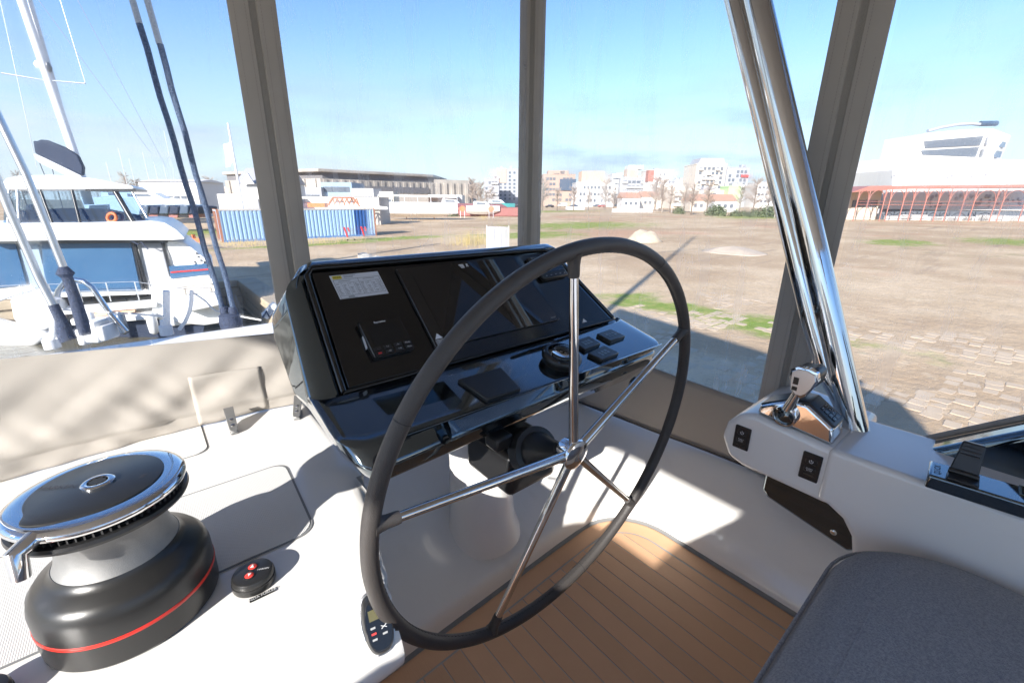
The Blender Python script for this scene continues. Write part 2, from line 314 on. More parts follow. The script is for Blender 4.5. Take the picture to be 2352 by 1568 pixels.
def plate(o, ex, ey, w, h, t, r=0.006, n=4):                    # rounded plate standing off a surface at o (centre)
    nn = ex.cross(ey); base = [Vector(o)+ex*a+ey*b for a, b in rr(w, h, r, n)]
    top = [Vector(o)+ex*a+ey*b+nn*(t-.0015) for a, b in rr(w, h, r, n)]; top2 = [Vector(o)+ex*a+ey*b+nn*t for a, b in rr(w-.003, h-.003, max(r-.0015, .0005), n)]
    return MB().loft([base, top, top2])
def catmull(P, k):
    out_ = []
    for i in range(len(P)-1):
        p0, p1, p2, p3 = P[max(i-1, 0)], P[i], P[i+1], P[min(i+2, len(P)-1)]
        for j in range(k):
            t = j/k; out_.append(tuple(.5*(2*b+(c-a)*t+(2*a-5*b+4*c-d)*t*t+(3*b-a-3*c+d)*t**3) for a, b, c, d in zip(p0, p1, p2, p3)))
    out_.append(tuple(P[-1])); return out_
def sstep(a, b, x): t = min(1, max(0, (x-a)/(b-a))); return t*t*(3-2*t)
X, Y, Z = Vector((1, 0, 0)), Vector((0, 1, 0)), Vector((0, 0, 1))
# ================================================================== SETTING
def ground_material():
    m = bpy.data.materials.new('ground'); m.use_nodes = True; t = m.node_tree; b = t.nodes['Principled BSDF']; b.inputs['Roughness'].default_value = 0.95
    b.inputs['Specular IOR Level'].default_value = 0.1
    g = N(t, 'ShaderNodeNewGeometry'); P = g.outputs['Position']
    def noise(sc, det=6.0, stretch=None, dist=0.0):
        no = N(t, 'ShaderNodeTexNoise', i_Scale=sc, i_Detail=det, i_Roughness=0.62, i_Distortion=dist)
        if stretch:
            ma = N(t, 'ShaderNodeMapping'); ma.inputs['Scale'].default_value = stretch[:3]; ma.inputs['Rotation'].default_value = (0, 0, stretch[3]); t.links.new(P, ma.inputs[0]); t.links.new(ma.outputs[0], no.inputs['Vector'])
        else: t.links.new(P, no.inputs['Vector'])
        return no.outputs[0]
    def rng(src, a, b_, lo=0.0, hi=1.0):
        mr = N(t, 'ShaderNodeMapRange', interpolation_type='SMOOTHSTEP'); t.links.new(src, mr.inputs[0])
        for i, v in zip((1, 2, 3, 4), (a, b_, lo, hi)): mr.inputs[i].default_value = v
        return mr.outputs[0]
    def mixc(f, a, c):
        mm = N(t, 'ShaderNodeMixRGB')
        for i, q in ((0, f), (1, a), (2, c)):
            if isinstance(q, tuple): mm.inputs[i].default_value = (*q, 1)
            elif isinstance(q, float): mm.inputs[i].default_value = q
            else: t.links.new(q, mm.inputs[i])
        return mm.outputs[0]
    def mth(op, a, c):
        mm = N(t, 'ShaderNodeMath', operation=op)
        for i, q in ((0, a), (1, c)):
            if isinstance(q, float): mm.inputs[i].default_value = q
            else: t.links.new(q, mm.inputs[i])
        return mm.outputs[0]
    c = mixc(rng(noise(0.35), 0.35, 0.65), (0.60, 0.46, 0.31), (0.51, 0.38, 0.245))
    c = mixc(rng(noise(0.09, 8.0), 0.45, 0.62), c, (0.44, 0.315, 0.20))
    c = mixc(rng(noise(0.5, 5.0, (0.10, 1.0, 1.0, radians(-8))), 0.57, 0.70, 0, 0.7), c, (0.30, 0.225, 0.165))   # wheel ruts
    c = mixc(rng(noise(9.0, 4.0), 0.56, 0.68, 0, 0.55), c, (0.30, 0.24, 0.18))
    c = mixc(rng(noise(1.6, 5.0), 0.55, 0.75, 0, 0.7), c, (0.67, 0.54, 0.39))
    c = mixc(rng(noise(0.05, 4.0), 0.56, 0.66, 0, 0.55), c, (0.50, 0.28, 0.18))                                   # reddish earth
    # grass: patches where the photograph shows them, broken up by noise
    gn = noise(0.8, 7.0); mask = None
    for (px, py, rx, ry) in ((1560, 712, 1.29, 3.6), (1650, 728, 1.29, 3.8), (1735, 745, 1.29, 3.6), (1610, 720, 1.2, 3.0), (1690, 736, 1.2, 3.0), (1330, 517, 16, 9), (2060, 557, 6, 3.0), (2320, 555, 7, 4), (1450, 690, 2.2, .8), (1210, 540, 8, 5), (430, 535, 12, 7), (760, 560, 9, 1.2), (900, 548, 8, 2.0), (1760, 498, 24, 10), (1100, 488, 60, 12)):
        c0 = gz(px, py, GROUND); v = N(t, 'ShaderNodeVectorMath', operation='SUBTRACT'); t.links.new(P, v.inputs[0]); v.inputs[1].default_value = c0
        ma = N(t, 'ShaderNodeMapping', vector_type='VECTOR'); ma.inputs['Rotation'].default_value = (0, 0, radians(0 if rx < 1.3 else (22 if ry < 3 else 40))); ma.inputs['Scale'].default_value = (1/rx, 1/ry, 0)
        t.links.new(v.outputs[0], ma.inputs[0]); le = N(t, 'ShaderNodeVectorMath', operation='LENGTH'); t.links.new(ma.outputs[0], le.inputs[0])
        k = rng(le.outputs['Value'], 0.0, 1.7, 1.0, 0.0); mask = k if mask is None else mth('MAXIMUM', mask, k)
    gm = rng(mth('ADD', mask, mth('MULTIPLY', gn, 2.2)), 1.45, 2.0, 0, .9)
    c = mixc(gm, c, mixc(rng(noise(2.5), 0.4, 0.6), (0.17, 0.27, 0.035), (0.30, 0.32, 0.09)))
    c = mixc(rng(mth('ADD', gn, noise(0.12, 3.0)), 1.18, 1.32, 0, 0.5), c, (0.25, 0.24, 0.11))
    t.links.new(c, b.inputs['Base Color'])
    bu = N(t, 'ShaderNodeBump', i_Strength=0.7, i_Distance=0.12); t.links.new(noise(2.2, 9.0), bu.inputs['Height']); t.links.new(bu.outputs[0], b.inputs['Normal'])
    MT['ground'] = m
ground_material()
QX, QY = 2.97, 22.0                                              # quay edge beside us, end of the basin ahead
FAR = 4200.0
g = MB().add([(QX, -FAR, GROUND), (FAR, -FAR, GROUND), (FAR, QY, GROUND), (QX, QY, GROUND), (FAR, FAR, GROUND), (-FAR, FAR, GROUND), (-FAR, QY, GROUND)], [(0, 1, 2, 3), (6, 3, 2, 4, 5)])
ground = build(g, 'ground', 'ground', kind='structure')
build(MB().add([(-FAR, -FAR, WATER), (FAR, -FAR, WATER), (FAR, QY+9, WATER), (-FAR, QY+9, WATER)], [(0, 1, 2, 3)]), 'water', 'water', kind='structure')

# stone quay walls, laid in blocks
quay = thing('quay_wall', 'pale stone block quay wall with rounded coping beside the basin', 'wall', (QX, QY, WATER))
build(MB().box((QX+.36, -10, -4.2), (.6, 63.0, 1.55)).box((-12, QY+.36, -4.2), (29.3, .6, 1.55)), 'core', 'concrete_dark', quay)
blk = MB().box((0, 0, 0), (.5, 1.26, .36)).mesh('stone'); blk.materials.append(MT['stone'])
cop = MB().box((0, 0, 0), (.75, 1.56, .30)).mesh('coping_stone'); cop.materials.append(MT['stone'])
def stone(me, loc, rz, nm):
    o = bpy.data.objects.new(nm, me); COL.objects.link(o); o.parent = quay; o.location = Vector(loc)-OFF['quay_wall']; o.rotation_euler = (random.uniform(-.01, .01), random.uniform(-.01, .01), rz+random.uniform(-.006, .006))
    bv = o.modifiers.new('bevel', 'BEVEL'); bv.width = .035; bv.segments = 2
for i in range(9):
    stone(cop, (QX+.30, QY-.55-i*1.6, GROUND-.105), 0, 'coping_stone')
    for k in range(3): stone(blk, (QX+.25+random.uniform(-.02, .02), QY-.65-i*1.3+(k % 2)*.6, GROUND-.46-k*.39), 0, 'stone')
for i in range(11):
    stone(cop, (QX-.75-i*1.6, QY+.30, GROUND-.105), pi/2, 'coping_stone')
    for k in range(3): stone(blk, (QX-.55-i*1.3+(k % 2)*.6, QY+.25+random.uniform(-.02, .02), GROUND-.46-k*.39), pi/2, 'stone')

# worn stone setts in the yard below us: the nearest as single parts of the ground, the rest as one piece
sett_vars = []
for k in range(6):
    a, b_ = random.uniform(.26, .32), random.uniform(.21, .26)
    P = [(x*a/2*random.uniform(.9, 1.05), y*b_/2*random.uniform(.9, 1.05)) for x, y in ((-1, -1), (-.2, -1.08), (1, -1), (1.04, 0), (1, 1), (.1, 1.06), (-1, 1), (-1.05, .1))]
    mb = MB().loft([[Vector((x, y, -.05)) for x, y in P], [Vector((x, y, .004)) for x, y in P], [Vector((x*.92, y*.92, .012)) for x, y in P]])
    me = mb.mesh('paving_sett'); me.materials.append(MT['paver']); sett_vars.append((mb, me))
spots = []
for i in range(34):
    for j in range(40):
        x = 6.2+i*.315+(j % 2)*.15; y = -2.2+j*.27
        if sin(x*1.3+y*.7)+sin(y*2.1-x*.4)+random.uniform(-.5, .5) > -.15: spots.append((x+random.uniform(-.03, .03), y+random.uniform(-.025, .025)))
spots.sort(key=lambda q: q[0]**2+q[1]**2)
rest = MB()
for i, (x, y) in enumerate(spots):
    mb, me = random.choice(sett_vars); rz = random.uniform(-.12, .12); R = Matrix.Rotation(rz, 3, 'Z'); z = GROUND+random.uniform(-.019, .001)
    if i < 280:
        o = bpy.data.objects.new('paving_sett', me); COL.objects.link(o); o.parent = ground; o.location = (x, y, z); o.rotation_euler = (random.uniform(-.03, .03), random.uniform(-.03, .03), rz)
    else: rest.add([R @ v+Vector((x, y, z)) for v in mb.v], mb.f)
build(rest, 'paving_setts', 'paver', ground, kind='stuff')

# ------------------------------------------------------------------ helm floor: teak-look planks with pale caulking
FZ = -1.2
def front(x):
    if x < 1.02: return .844+.039*(x-.26)
    t = (x-1.02)/.295; return .8737-.2*(1-sqrt(max(0, 1-min(t, 1)**2)))
def outline(inset):
    P = [(-1.5+.12*i, front(-1.5+.12*i)-inset) for i in range(21)]
    cx_, cy_, r = 1.315-.22, .8737-.22, .22-inset
    P += [(cx_+r*sin(radians(a)), cy_+r*cos(radians(a))) for a in range(0, 91, 10)]
    P += [(1.315-inset-.01*k/6, .5-.35*k) for k in range(6)]
    return P
floor_ob = build(MB().add([(-1.5, -1.3, FZ+.0018), (1.33, -1.3, FZ+.0018), (1.33, .9, FZ+.0018), (-1.5, .9, FZ+.0018)], [(0, 1, 2, 3)]), 'helm_floor', 'caulk', kind='structure')
a0, a1 = outline(.012), outline(.072)
for i0, i1 in ((0, 21), (20, 31), (30, 37)):
    A, B = a0[i0:i1], a1[i0:i1]; k = len(A)
    build(MB().loft([[Vector((x, y, FZ-.003)) for x, y in A+B[::-1]], [Vector((x, y, FZ+.003)) for x, y in A+B[::-1]]]) if k < 3 else
          MB().add([(x, y, FZ+.003) for x, y in A]+[(x, y, FZ+.003) for x, y in B], [(i, i+1, k+i+1, k+i) for i in range(k-1)]), 'margin_plank', 'teak', floor_ob)
lim = outline(.077)
def fy(x):
    if x < 1.095: return front(x)-.077
    return .8737-.22+sqrt(max(0, (.143)**2-(x-1.095)**2))
x = -1.45
while x < 1.235:
    x1 = min(x+.0574, 1.236)
    top = [(x+(x1-x)*k/4, fy(x+(x1-x)*k/4)) for k in range(5)]
    pl = MB().prism([(x, -1.28, FZ-.003), (x1, -1.28, FZ-.003)]+[(a, b_, FZ-.003) for a, b_ in top[::-1]], (0, 0, .006))
    build(pl, 'plank', 'teak', floor_ob, bevel=.001, seg=1); x += .0600

tr = outline(-.004); tr2 = outline(.012)
k = len(tr)
build(MB().add([(x, y, FZ+.012) for x, y in tr]+[(x, y, FZ+.005) for x, y in tr2], [(i, i+1, k+i+1, k+i) for i in range(k-1)]), 'edge_trim', 'trim_grey', floor_ob, smooth=60)

# ------------------------------------------------------------------ moulded white helm well: swept section round the floor
LEFT = [(0, -1.2), (-.10, -1.04), (-.235, -.86), (-.305, -.765), (-.298, -.708), (-.250, -.676), (-.15, -.663), (.20, -.66), (.74, -.66)]
MID = [(0, -1.2), (.004, -1.135), (.05, -1.105), (.16, -1.055), (.30, -.995), (.42, -.945), (.50, -.915), (.58, -.903), (.74, -.90)]
STB = [(0, -1.2), (.006, -1.17), (.035, -1.12), (.085, -1.05), (.135, -.98), (.168, -.935), (.20, -.91), (.26, -.902), (.50, -.90)]
LEFT, MID, STB = (catmull(p, 5) for p in (LEFT, MID, STB))
st = []
for x in [-2.4, -1.6, -1, -.6, -.3, 0, .1, .16]+[.19+.011*i for i in range(22)]+[.45, .49, .55, .65, .75, .85, .95, 1.05]:
    sec = []
    for a, b_ in zip(LEFT, MID):
        xb = .240+.27*min(max(a[0], -.29)+.29, .40); q = sstep(xb-.030, xb+.030, x); sec.append((a[0]+(b_[0]-a[0])*q, a[1]+(b_[1]-a[1])*q))
    st.append((Vector((x, front(min(x, 1.0)), 0)), Vector((0, 1, 0)), sec))
for k in range(1, 10):
    a = radians(10*k); q = sstep(0, 1, k/9); sec = [(m_[0]+(s_[0]-m_[0])*q, m_[1]+(s_[1]-m_[1])*q) for m_, s_ in zip(MID, STB)]
    st.append((Vector((1.095+.22*sin(a), .6537+.22*cos(a), 0)), Vector((sin(a), cos(a), 0)), sec))
for y in (.5, .3, .1, -.2, -.6, -1.3): st.append((Vector((1.315, y, 0)), Vector((1, 0, 0)), STB))
well = MB().loft([[p+d*s_[0]+Z*s_[1] for s_ in sec] for p, d, sec in st], closed=False)
well_ob = build(well, 'helm_well_moulding', 'gelcoat', smooth=60, kind='structure')
# non-slip panels and seams on the winch deck
DZ = -.66
def deck_panel(pts, nm, m, z=.0025):
    return build(MB().loft([[Vector((a, b_, DZ)) for a, b_ in pts], [Vector((a, b_, DZ+z)) for a, b_ in pts]]), nm, m, well_ob)
def rquad(x0, x1, y0, y1, r=.03, sk=0.0):
    return [((x0+x1)/2+a+sk*b_, (y0+y1)/2+b_) for a, b_ in rr(x1-x0, y1-y0, r, 5)]
deck_panel(rquad(-.55, .170, .835, 1.135, .035, .05), 'nonslip_panel', 'nonskid')
deck_panel(rquad(-1.6, -.60, .835, 1.135, .035), 'nonslip_panel', 'nonskid')
sg = rquad(-.554, .175, .830, 1.141, .037, .05)
build(MB().loft([[Vector((a, b_, DZ+.0008)) for a, b_ in sg], [Vector((a, b_, DZ+.0012)) for a, b_ in sg]]), 'panel_joint', 'trim_grey', well_ob)
# hatch lid towards the canvas: lid with a recessed seam round it
lid = rquad(-1.2, .033, 1.33, 1.70, .03)
build(MB().loft([[Vector((a, b_, DZ+.0008)) for a, b_ in rquad(-1.204, .037, 1.326, 1.70, .032)], [Vector((a, b_, DZ+.0012)) for a, b_ in rquad(-1.204, .037, 1.326, 1.70, .032)]]), 'panel_joint', 'trim_grey', well_ob)
deck_panel(lid, 'deck_lid', 'gelcoat', .003)

# ------------------------------------------------------------------ the rest of our boat that carries the helm and throws its shadow, with added shade blocks
boat = thing('own_catamaran', 'white catamaran we stand on, coach roof deck beyond the grey canvas', 'boat', (-1.5, 0, WATER))
build(MB().add([(-3.4, 1.60, -.98), (1.42, 1.60, -.98), (1.25, 3.42, -.86), (-3.4, 3.66, -.86), (1.22, 3.50, -.93), (-3.4, 3.75, -.93), (1.30, 3.60, -1.6), (-3.4, 3.9, -1.6)],
               [(0, 1, 2, 3), (3, 2, 4, 5), (5, 4, 6, 7)]), 'coach_roof', 'gelcoat', boat)
build(MB().box((-.95, -.4, -1.95), (4.9, 7.6, 1.35)), 'cabin_side', 'gelcoat', boat, bevel=.08)
for sx in (-5.3, .95):
    hull = MB().loft([[Vector((sx+a*wd, y, z)) for a, z in ((-1, -2.55), (1, -2.55), (.95, -3.6), (.45, -5.0), (-.45, -5.0), (-.95, -3.6))] for y, wd in ((-6.5, .75), (-4, .9), (1, .95), (5, .75), (7.2, .12))])
    build(hull, 'hull', 'gelcoat', boat, smooth=40)
build(MB().box((-2.2, -.5, -2.75), (6.2, 9, .5)), 'bridge_deck', 'gelcoat', boat)
build(MB().lathe([(.13, -.9), (.12, 8), (.10, 18.5), (.05, 19.0)], 16, (-1.5, 2.9, 0)), 'mast', 'alloy_white', boat, smooth=60)
build(MB().box((-.54, -.40, 1.05), (4.32, 3.88, .09)), 'hardtop', 'roof_under', boat, bevel=.03)
build(MB().box((-1.05, -.055, -.74), (.8, .43, .92)), 'port_shade_block', 'gelcoat', boat, bevel=.05)  # unseen block added to port to shade the bulkhead and floor
build(MB().box((-1.05, -1.15, -.57), (.8, 1.30, 1.26)), 'port_shade_block', 'gelcoat', boat, bevel=.05)  # taller unseen block added to keep sun off the seat
build(MB().box((-1.05, -.39, -.93), (.78, .24, .56)), 'low_shade_block', 'gelcoat', boat)  # added low fill; the gap above lets slivers of sun onto the floor
build(MB().tube([(-1.5, 2.7, 1.25), (-1.5, -4.2, 1.22)], .12, 14), 'boom', 'alloy_white', boat, smooth=60)
build(MB().loft([[Vector((-1.5+dx*k, y, 1.28+h*g_)) for dx, g_ in ((-.22, 0), (-.26, .5), (-.08, 1), (.08, 1), (.26, .5), (.22, 0))] for y, h, k in ((2.6, 1.9, 1), (1, 1.75, 1), (-2, 1.45, .9), (-4.1, 1.0, .6))]), 'sail_bag', 'sail_cover', boat, smooth=40)
for px_, py_ in ((-2.5, -2.2), (1.45, -2.2)): build(MB().tube([(px_, py_, -1.0), (px_, py_, 1.02)], .03, 12), 'roof_post', 'stainless', boat, smooth=60)
# ================================================================== CANVAS ENCLOSURE
random.seed(11)
def hsh(i): return (sin(i*127.1+3.7)*43758.5453) % 1.0
def vnoise(x, y):
    xi, yi = floor(x), floor(y); fx, fy_ = x-xi, y-yi; fx = fx*fx*(3-2*fx); fy_ = fy_*fy_*(3-2*fy_)
    h = lambda a, b_: hsh(a+b_*57.0)
    return (h(xi, yi)*(1-fx)+h(xi+1, yi)*fx)*(1-fy_)+(h(xi, yi+1)*(1-fx)+h(xi+1, yi+1)*fx)*fy_
ROOFZ = 1.005
encl = thing('canvas_enclosure', 'grey canvas and clear vinyl enclosure around the helm', 'enclosure', (0, 1.56, -.66))
PTS = [(-2.3, 1.56), (.362, 1.56), (1.400, 1.545), (1.515, .43), (1.565, -1.6)]
skt = lambda x: -.372-.075*(x+.31)/.62*.66                      # top of the front skirt
def skirt(name, fn, nu, nv, label=None):
    o = build(MB().grid(fn, nu, nv), name, 'canvas', encl, smooth=180); so = o.modifiers.new('solid', 'SOLIDIFY'); so.thickness = .004; return o
def f_left(u, v):
    x = -2.3+u*(.362+2.3); z0 = DZ+.004; z1 = skt(x); z = z0+(z1-z0)*v
    b_ = (vnoise(x*4+z*7, z*9)-.5)*.045+(vnoise(x*11-z*15, z*6+40)-.5)*.030+(vnoise(x*26+z*20, z*16+9)-.5)*.014*(1-v)
    hem = .006 if v > .16 else .0
    return Vector((x, 1.545+b_*(1-.75*v)-.05*(1-v)*(1-v)-hem-.02*sin(pi*v), z))
skirt('lower_canvas', f_left, 240, 40)
def f_front(u, v):
    x = .362+u*(1.400-.362); z0 = -.66-.25*sstep(.36, .45, x); z1 = skt(.362)-.02-.17*u; z = z0+(z1-z0)*v
    return Vector((x, 1.56-.015*u+(vnoise(x*7, z*6+3)-.5)*.012-.02*(1-v), z))
skirt('lower_canvas', f_front, 40, 10)
def side(y):                                                     # x of the starboard canvas at y
    if y > .43: return 1.400+(1.515-1.400)*(1.545-y)/(1.545-.43)
    return 1.515+.05*(.43-y)/2.03
def f_side(u, v):
    y = 1.545-u*3.1; z0 = -.905; z1 = -.585-.07*sstep(1.5, .4, y)+.0*u; z = z0+(z1-z0)*v
    return Vector((side(y)+.012*(1-v)+(vnoise(y*6, z*5+13)-.5)*.010, y, z))
skirt('lower_canvas', f_side, 90, 10)
build(MB().tube([f_side(i/40, 0)+Vector((-.012, 0, .006)) for i in range(41)], .004, 6), 'bolt_rope', 'zip_dark', encl, smooth=60)
# stitched seam and a pocket flap on the left skirt
build(MB().loft([[f_left(u/160, .16)+Vector((0, -.0035, dz)) for dz in (0, .0025)] for u in range(161)], closed=False), 'hem_seam', 'canvas_dark', encl)
def qf(u): return f_left(u, .08)
U = lambda x: (x+2.3)/(.362+2.3)
pk = MB().grid(lambda u, v: f_left(U(.03+u*.185), .02+v*.60)+Vector((0, -.007-.003*sin(pi*u), 0)), 16, 14)
o = build(pk, 'pocket_flap', 'canvas', encl, smooth=180); o.modifiers.new('solid', 'SOLIDIFY').thickness = .006
# clear vinyl panes: slightly waved sheets
def pane(i, a, b_, z0a, z0b, nm='vinyl_pane'):
    a, b_ = Vector((*a, 0)), Vector((*b_, 0)); d = (b_-a); nrm = Vector((d.y, -d.x, 0)).normalized()
    fn = lambda u, v: a+d*u+Z*((z0a+(z0b-z0a)*u)*(1-v)+ROOFZ*v)+nrm*((vnoise(u*6+i*9, v*5)-.5)*.010)
    return build(MB().grid(fn, 24, 20), nm, 'vinyl_%d' % i, encl, smooth=180)
pane(0, PTS[0], (.345, 1.56), -.24, skt(.345)-.01)
pane(1, (.380, 1.56), (1.365, 1.546), skt(.362)-.03, -.60)
pane(2, (1.404, 1.50), (1.513, .50), -.60, -.67)
pane(3, (1.518, .36), (1.565, -1.6), -.665, -.60)
# zipped canvas posts
def post(c, ex, w0, zb, zt, flare=0.0):
    c = Vector((*c, 0)); ex = Vector(ex).normalized(); n = ex.cross(Z).normalized()
    if n.dot(-c) < 0: n = -n
    kk = 14
    def half(sx):
        rows = []
        for i in range(kk+1):
            z = zb+(zt-zb)*i/kk; wv = (vnoise(z*7+sx*5, sx*3+c.x)-.5)*.004
            rows.append([c+ex*(sx*a)+n*(b_+wv*(a > .02))+Z*z for a, b_ in ((.0085, .004), (.0105, .0075), (.020, .0082), (w0/2-.010, .0085), (w0/2, .006), (w0/2, .001), (.0085, .001))])
        return MB().loft(rows)
    p = None
    for sx in (-1, 1): build(half(sx), 'canvas_strip', 'canvas', encl, smooth=35)
    build(MB().fbox(c+n*.0005, ex, n, Z, (-.013, .013), (0, .0035), (zb, zt)), 'zip_tape', 'zip', encl)
    zm = MB(); z = zb; s_ = 1
    while z < zt: zm.fbox(c+n*.0035+ex*(.0013*s_)+Z*z, ex, n, Z, (-.0035, .0035), (0, .0022), (0, .0030)); z += .0048; s_ = -s_
    build(zm, 'zip_teeth', 'zip', encl, kind='stuff')
    for sx in (-1, 1):
        sm = MB(); z = zb
        while z < zt:
            for a in (.020, w0/2-.014): sm.fbox(c+n*.0083+ex*(sx*a)+Z*z, ex, n, Z, (-.0005, .0005), (0, .0006), (0, .0045))
            z += .008
        build(sm, 'stitching', 'canvas_dark', encl, kind='stuff')
post((.362, 1.556), X, .122, -.655, ROOFZ)
post((1.388, 1.538), (.78, -.62, 0), .104, -.90, ROOFZ)
post((1.508, .43), (0, 1, 0), .125, -.90, ROOFZ)

# ================================================================== STAINLESS POLE AND STARBOARD SIDE CONSOLE
gs = thing('grab_pole', 'polished stainless steel double pole slanting up from the side console', 'pole', (1.38, .21, -.57))
A1, B1 = gx(1737, 0, 1.38), gx(1962, 990, 1.38); d1 = (A1-B1).normalized()
build(MB().tube([B1-d1*.03, B1+d1*.5, A1+d1*.75], .0345, 40), 'main_tube', 'stainless', gs, smooth=60)
A2, B2 = gx(1684, 0, 1.37), gx(1893, 868, 1.37); d2 = (A2-B2).normalized()
build(MB().tube([B2-d2*.10+Vector((0, -.035, 0)), B2+d2*.02+Vector((0, -.006, 0)), B2+d2*.16, A2+d2*.75], [.017, .021, .0225, .0225], 32), 'brace_tube', 'stainless', gs, smooth=60)
build(MB().lathe([(.062, 0), (.062, .006), (.045, .012), (.036, .03)], 36, B1-d1*.02+Vector((0, 0, -.006))), 'foot_flange', 'stainless', gs, smooth=40)

sc_ = thing('side_console', 'white moulded side console under the engine throttle, starboard of the seat', 'console', (1.3, .2, -.72))
boxp = [(.185, -.578), (.395, -.555), (.435, -.568), (.462, -.605), (.472, -.655), (.445, -.708), (.405, -.722), (.185, -.728)]
build(MB().prism([(1.20, y, z) for y, z in boxp], (.34, 0, 0)), 'throttle_pod', 'gelcoat', sc_, bevel=.016, seg=4)
aft = [(.215, -.572), (-1.3, -.560), (-1.3, -1.19), (.10, -1.19), (.112, -.90), (.118, -.83), (.130, -.778), (.155, -.742), (.19, -.722), (.215, -.718)]
build(MB().prism([(1.192, y, z) for y, z in aft], (.27, 0, 0)), 'aft_panel', 'gelcoat', sc_, bevel=.014, seg=4)
build(MB().prism([(1.39, y, z) for y, z in ((.392, -.72), (.395, -.885), (.375, -.905), (.15, -.957), (.128, -.94), (.13, -.72))], (.12, 0, 0)), 'dark_recess', 'black_gloss', sc_, bevel=.008)
build(MB().lathe([(.008, 0), (.0085, .002), (.006, .004), (.002, .0045)], 16, (1.3895, .19, -.915), (-1, 0, 0)), 'recess_screw', 'stainless', sc_, smooth=50)
build(MB().fbox((1.44, 0, 0), X, Y, Z, (0, .07), (-1.3, .42), (-.66, -.615)), 'dark_gutter', 'black_plastic', sc_)
# ================================================================== HELM POD
def fillet(poly, n=5):
    out_ = []; k = len(poly)
    for i in range(k):
        p0, p1, p2 = (Vector(poly[j % k][:2]) for j in (i-1, i, i+1)); r = poly[i][2]
        d0, d2 = (p0-p1).normalized(), (p2-p1).normalized(); ang = d0.angle(d2); tl = min(r/max(tan(ang/2), .05), (p0-p1).length*.48, (p2-p1).length*.48)
        a, b_ = p1+d0*tl, p1+d2*tl
        for j in range(n+1): t = j/n; out_.append(((1-t)**2*a+2*t*(1-t)*p1+t*t*b_)[:])
    return out_
pod = thing('helm_pod', 'glossy black helm console pod with instruments behind the wheel', 'console', (.75, 1.0, -1.05))
SEC = fillet([(.927, -.414, .006), (1.100, -.172, .008), (1.093, -.156, .006), (1.128, -.143, .016), (1.25, -.29, .08), (1.21, -.55, .06), (1.00, -.635, .07), (.80, -.580, .05),
              (.708, -.522, .022), (.702, -.485, .016), (.738, -.452, .010), (.905, -.408, .008), (.916, -.420, .004)])
def xL(z): return .214+.10*sstep(-.20, -.10, z)+.06*sstep(-.45, -.62, z)
def xR(z): return 1.288-.60*max(0, z+.405)-.10*sstep(-.50, -.63, z)
CY0, CZ0 = 1.02, -.40
rings = []
US = [0, .0015, .004, .007, .011, .016, .022, .029, .037, .045, .055, .07, .10, .2, .3, .4, .5, .6, .7, .8, .9, .94, .96, .972, .982, .99, .996, 1]
for u in US:
    e = .045; t = min(u, 1-u)/e; s_ = 1.0 if t >= 1 else .72+.28*(1-(1-t)**2.2)**(1/2.2)
    rg = []
    for y, z in SEC:
        yy = y+(.045*u if y < .72 else 0); yy = CY0+(yy-CY0)*s_; zz = CZ0+(z-CZ0)*s_
        rg.append(Vector((xL(z)+(xR(z)-xL(z))*u, yy, zz)))
    rings.append(rg)
shell = build(MB().loft(rings), 'pod_shell', 'black_gloss', pod, smooth=50)
BLp = Vector((.294, .92, -.407)); ES = Vector((0, .17, .242)).normalized(); PN = X.cross(ES)          # instrument panel plane
LPp = Vector((.3, .90, -.415)); LS = Vector((0, .18, .045)).normalized(); LN = X.cross(LS)             # ledge plane
def pp(a, b_, off=0.0): return BLp+X*a+ES*b_+PN*off
def quad(cs, m, parent, name, t, base=0.0, bevel=None, N_=None, smooth=None):
    n = N_ if N_ is not None else PN
    return build(MB().prism([Vector(c)+n*base for c in cs], n*t), name, m, parent, bevel=bevel, seg=2, smooth=smooth)
# boolean-cut tray and grip notches
def cut(ob, mb):
    c = bpy.data.objects.new('c', mb.mesh('c', OFF[ob.name])); COL.objects.link(c); c.parent = ob.parent
    md = ob.modifiers.new('cut', 'BOOLEAN'); md.object = c; md.solver = 'EXACT'
    dg = bpy.context.evaluated_depsgraph_get(); dg.update(); me = bpy.data.meshes.new_from_object(ob.evaluated_get(dg)); ob.modifiers.clear(); old = ob.data; ob.data = me; me.name = 'pod_shell'
    bpy.data.objects.remove(c); bpy.data.meshes.remove(old)
def lp(x, y, off=0.0): z = -.415+(y-.90)*.25; return Vector((x, y, z))+LN*off
tray = [(.325, .868), (.335, .766), (.470, .760), (.500, .774), (.502, .858)]
cut(shell, MB().prism([lp(a, b_, .03) for a, b_ in tray], -LN*.055))
for xx, rr_ in ((.415, .020), (.775, .016), (1.075, .020)):
    cut(shell, MB().tube([(xx, .66, -.50), (xx+.004, .742, -.462)], [rr_*.6, rr_], 14))
me = shell.data; me.polygons.foreach_set('use_smooth', [True]*len(me.polygons)); me.set_sharp_from_angle(angle=radians(50))
panel = build(MB().prism([pp(*q, -.004) for q in ((.0, .002), (.936, .006), (.768, .286), (.0, .292))], PN*.008), 'instrument_panel', 'black_panel', pod, bevel=.002)
fr = [(-.012, -.002), (-.012, .285), (.004, .303), (.755, .298), (.79, .280), (.948, .010)]
build(MB().tube([pp(a, b_, .004) for a, b_ in fr], .0075, 10), 'panel_frame', 'black_panel', pod, smooth=60)
build(MB().tube([pp(-.012, -.004, .004), pp(.948, .004, .004)], .005, 10), 'panel_seam', 'black_panel', pod, smooth=60)
build(MB().fbox((0, 0, 0), X, Y, Z, (.30, 1.26), (.727, .733), (-.4525, -.4495)), 'ledge_bead', 'black_gloss', pod, bevel=.001)
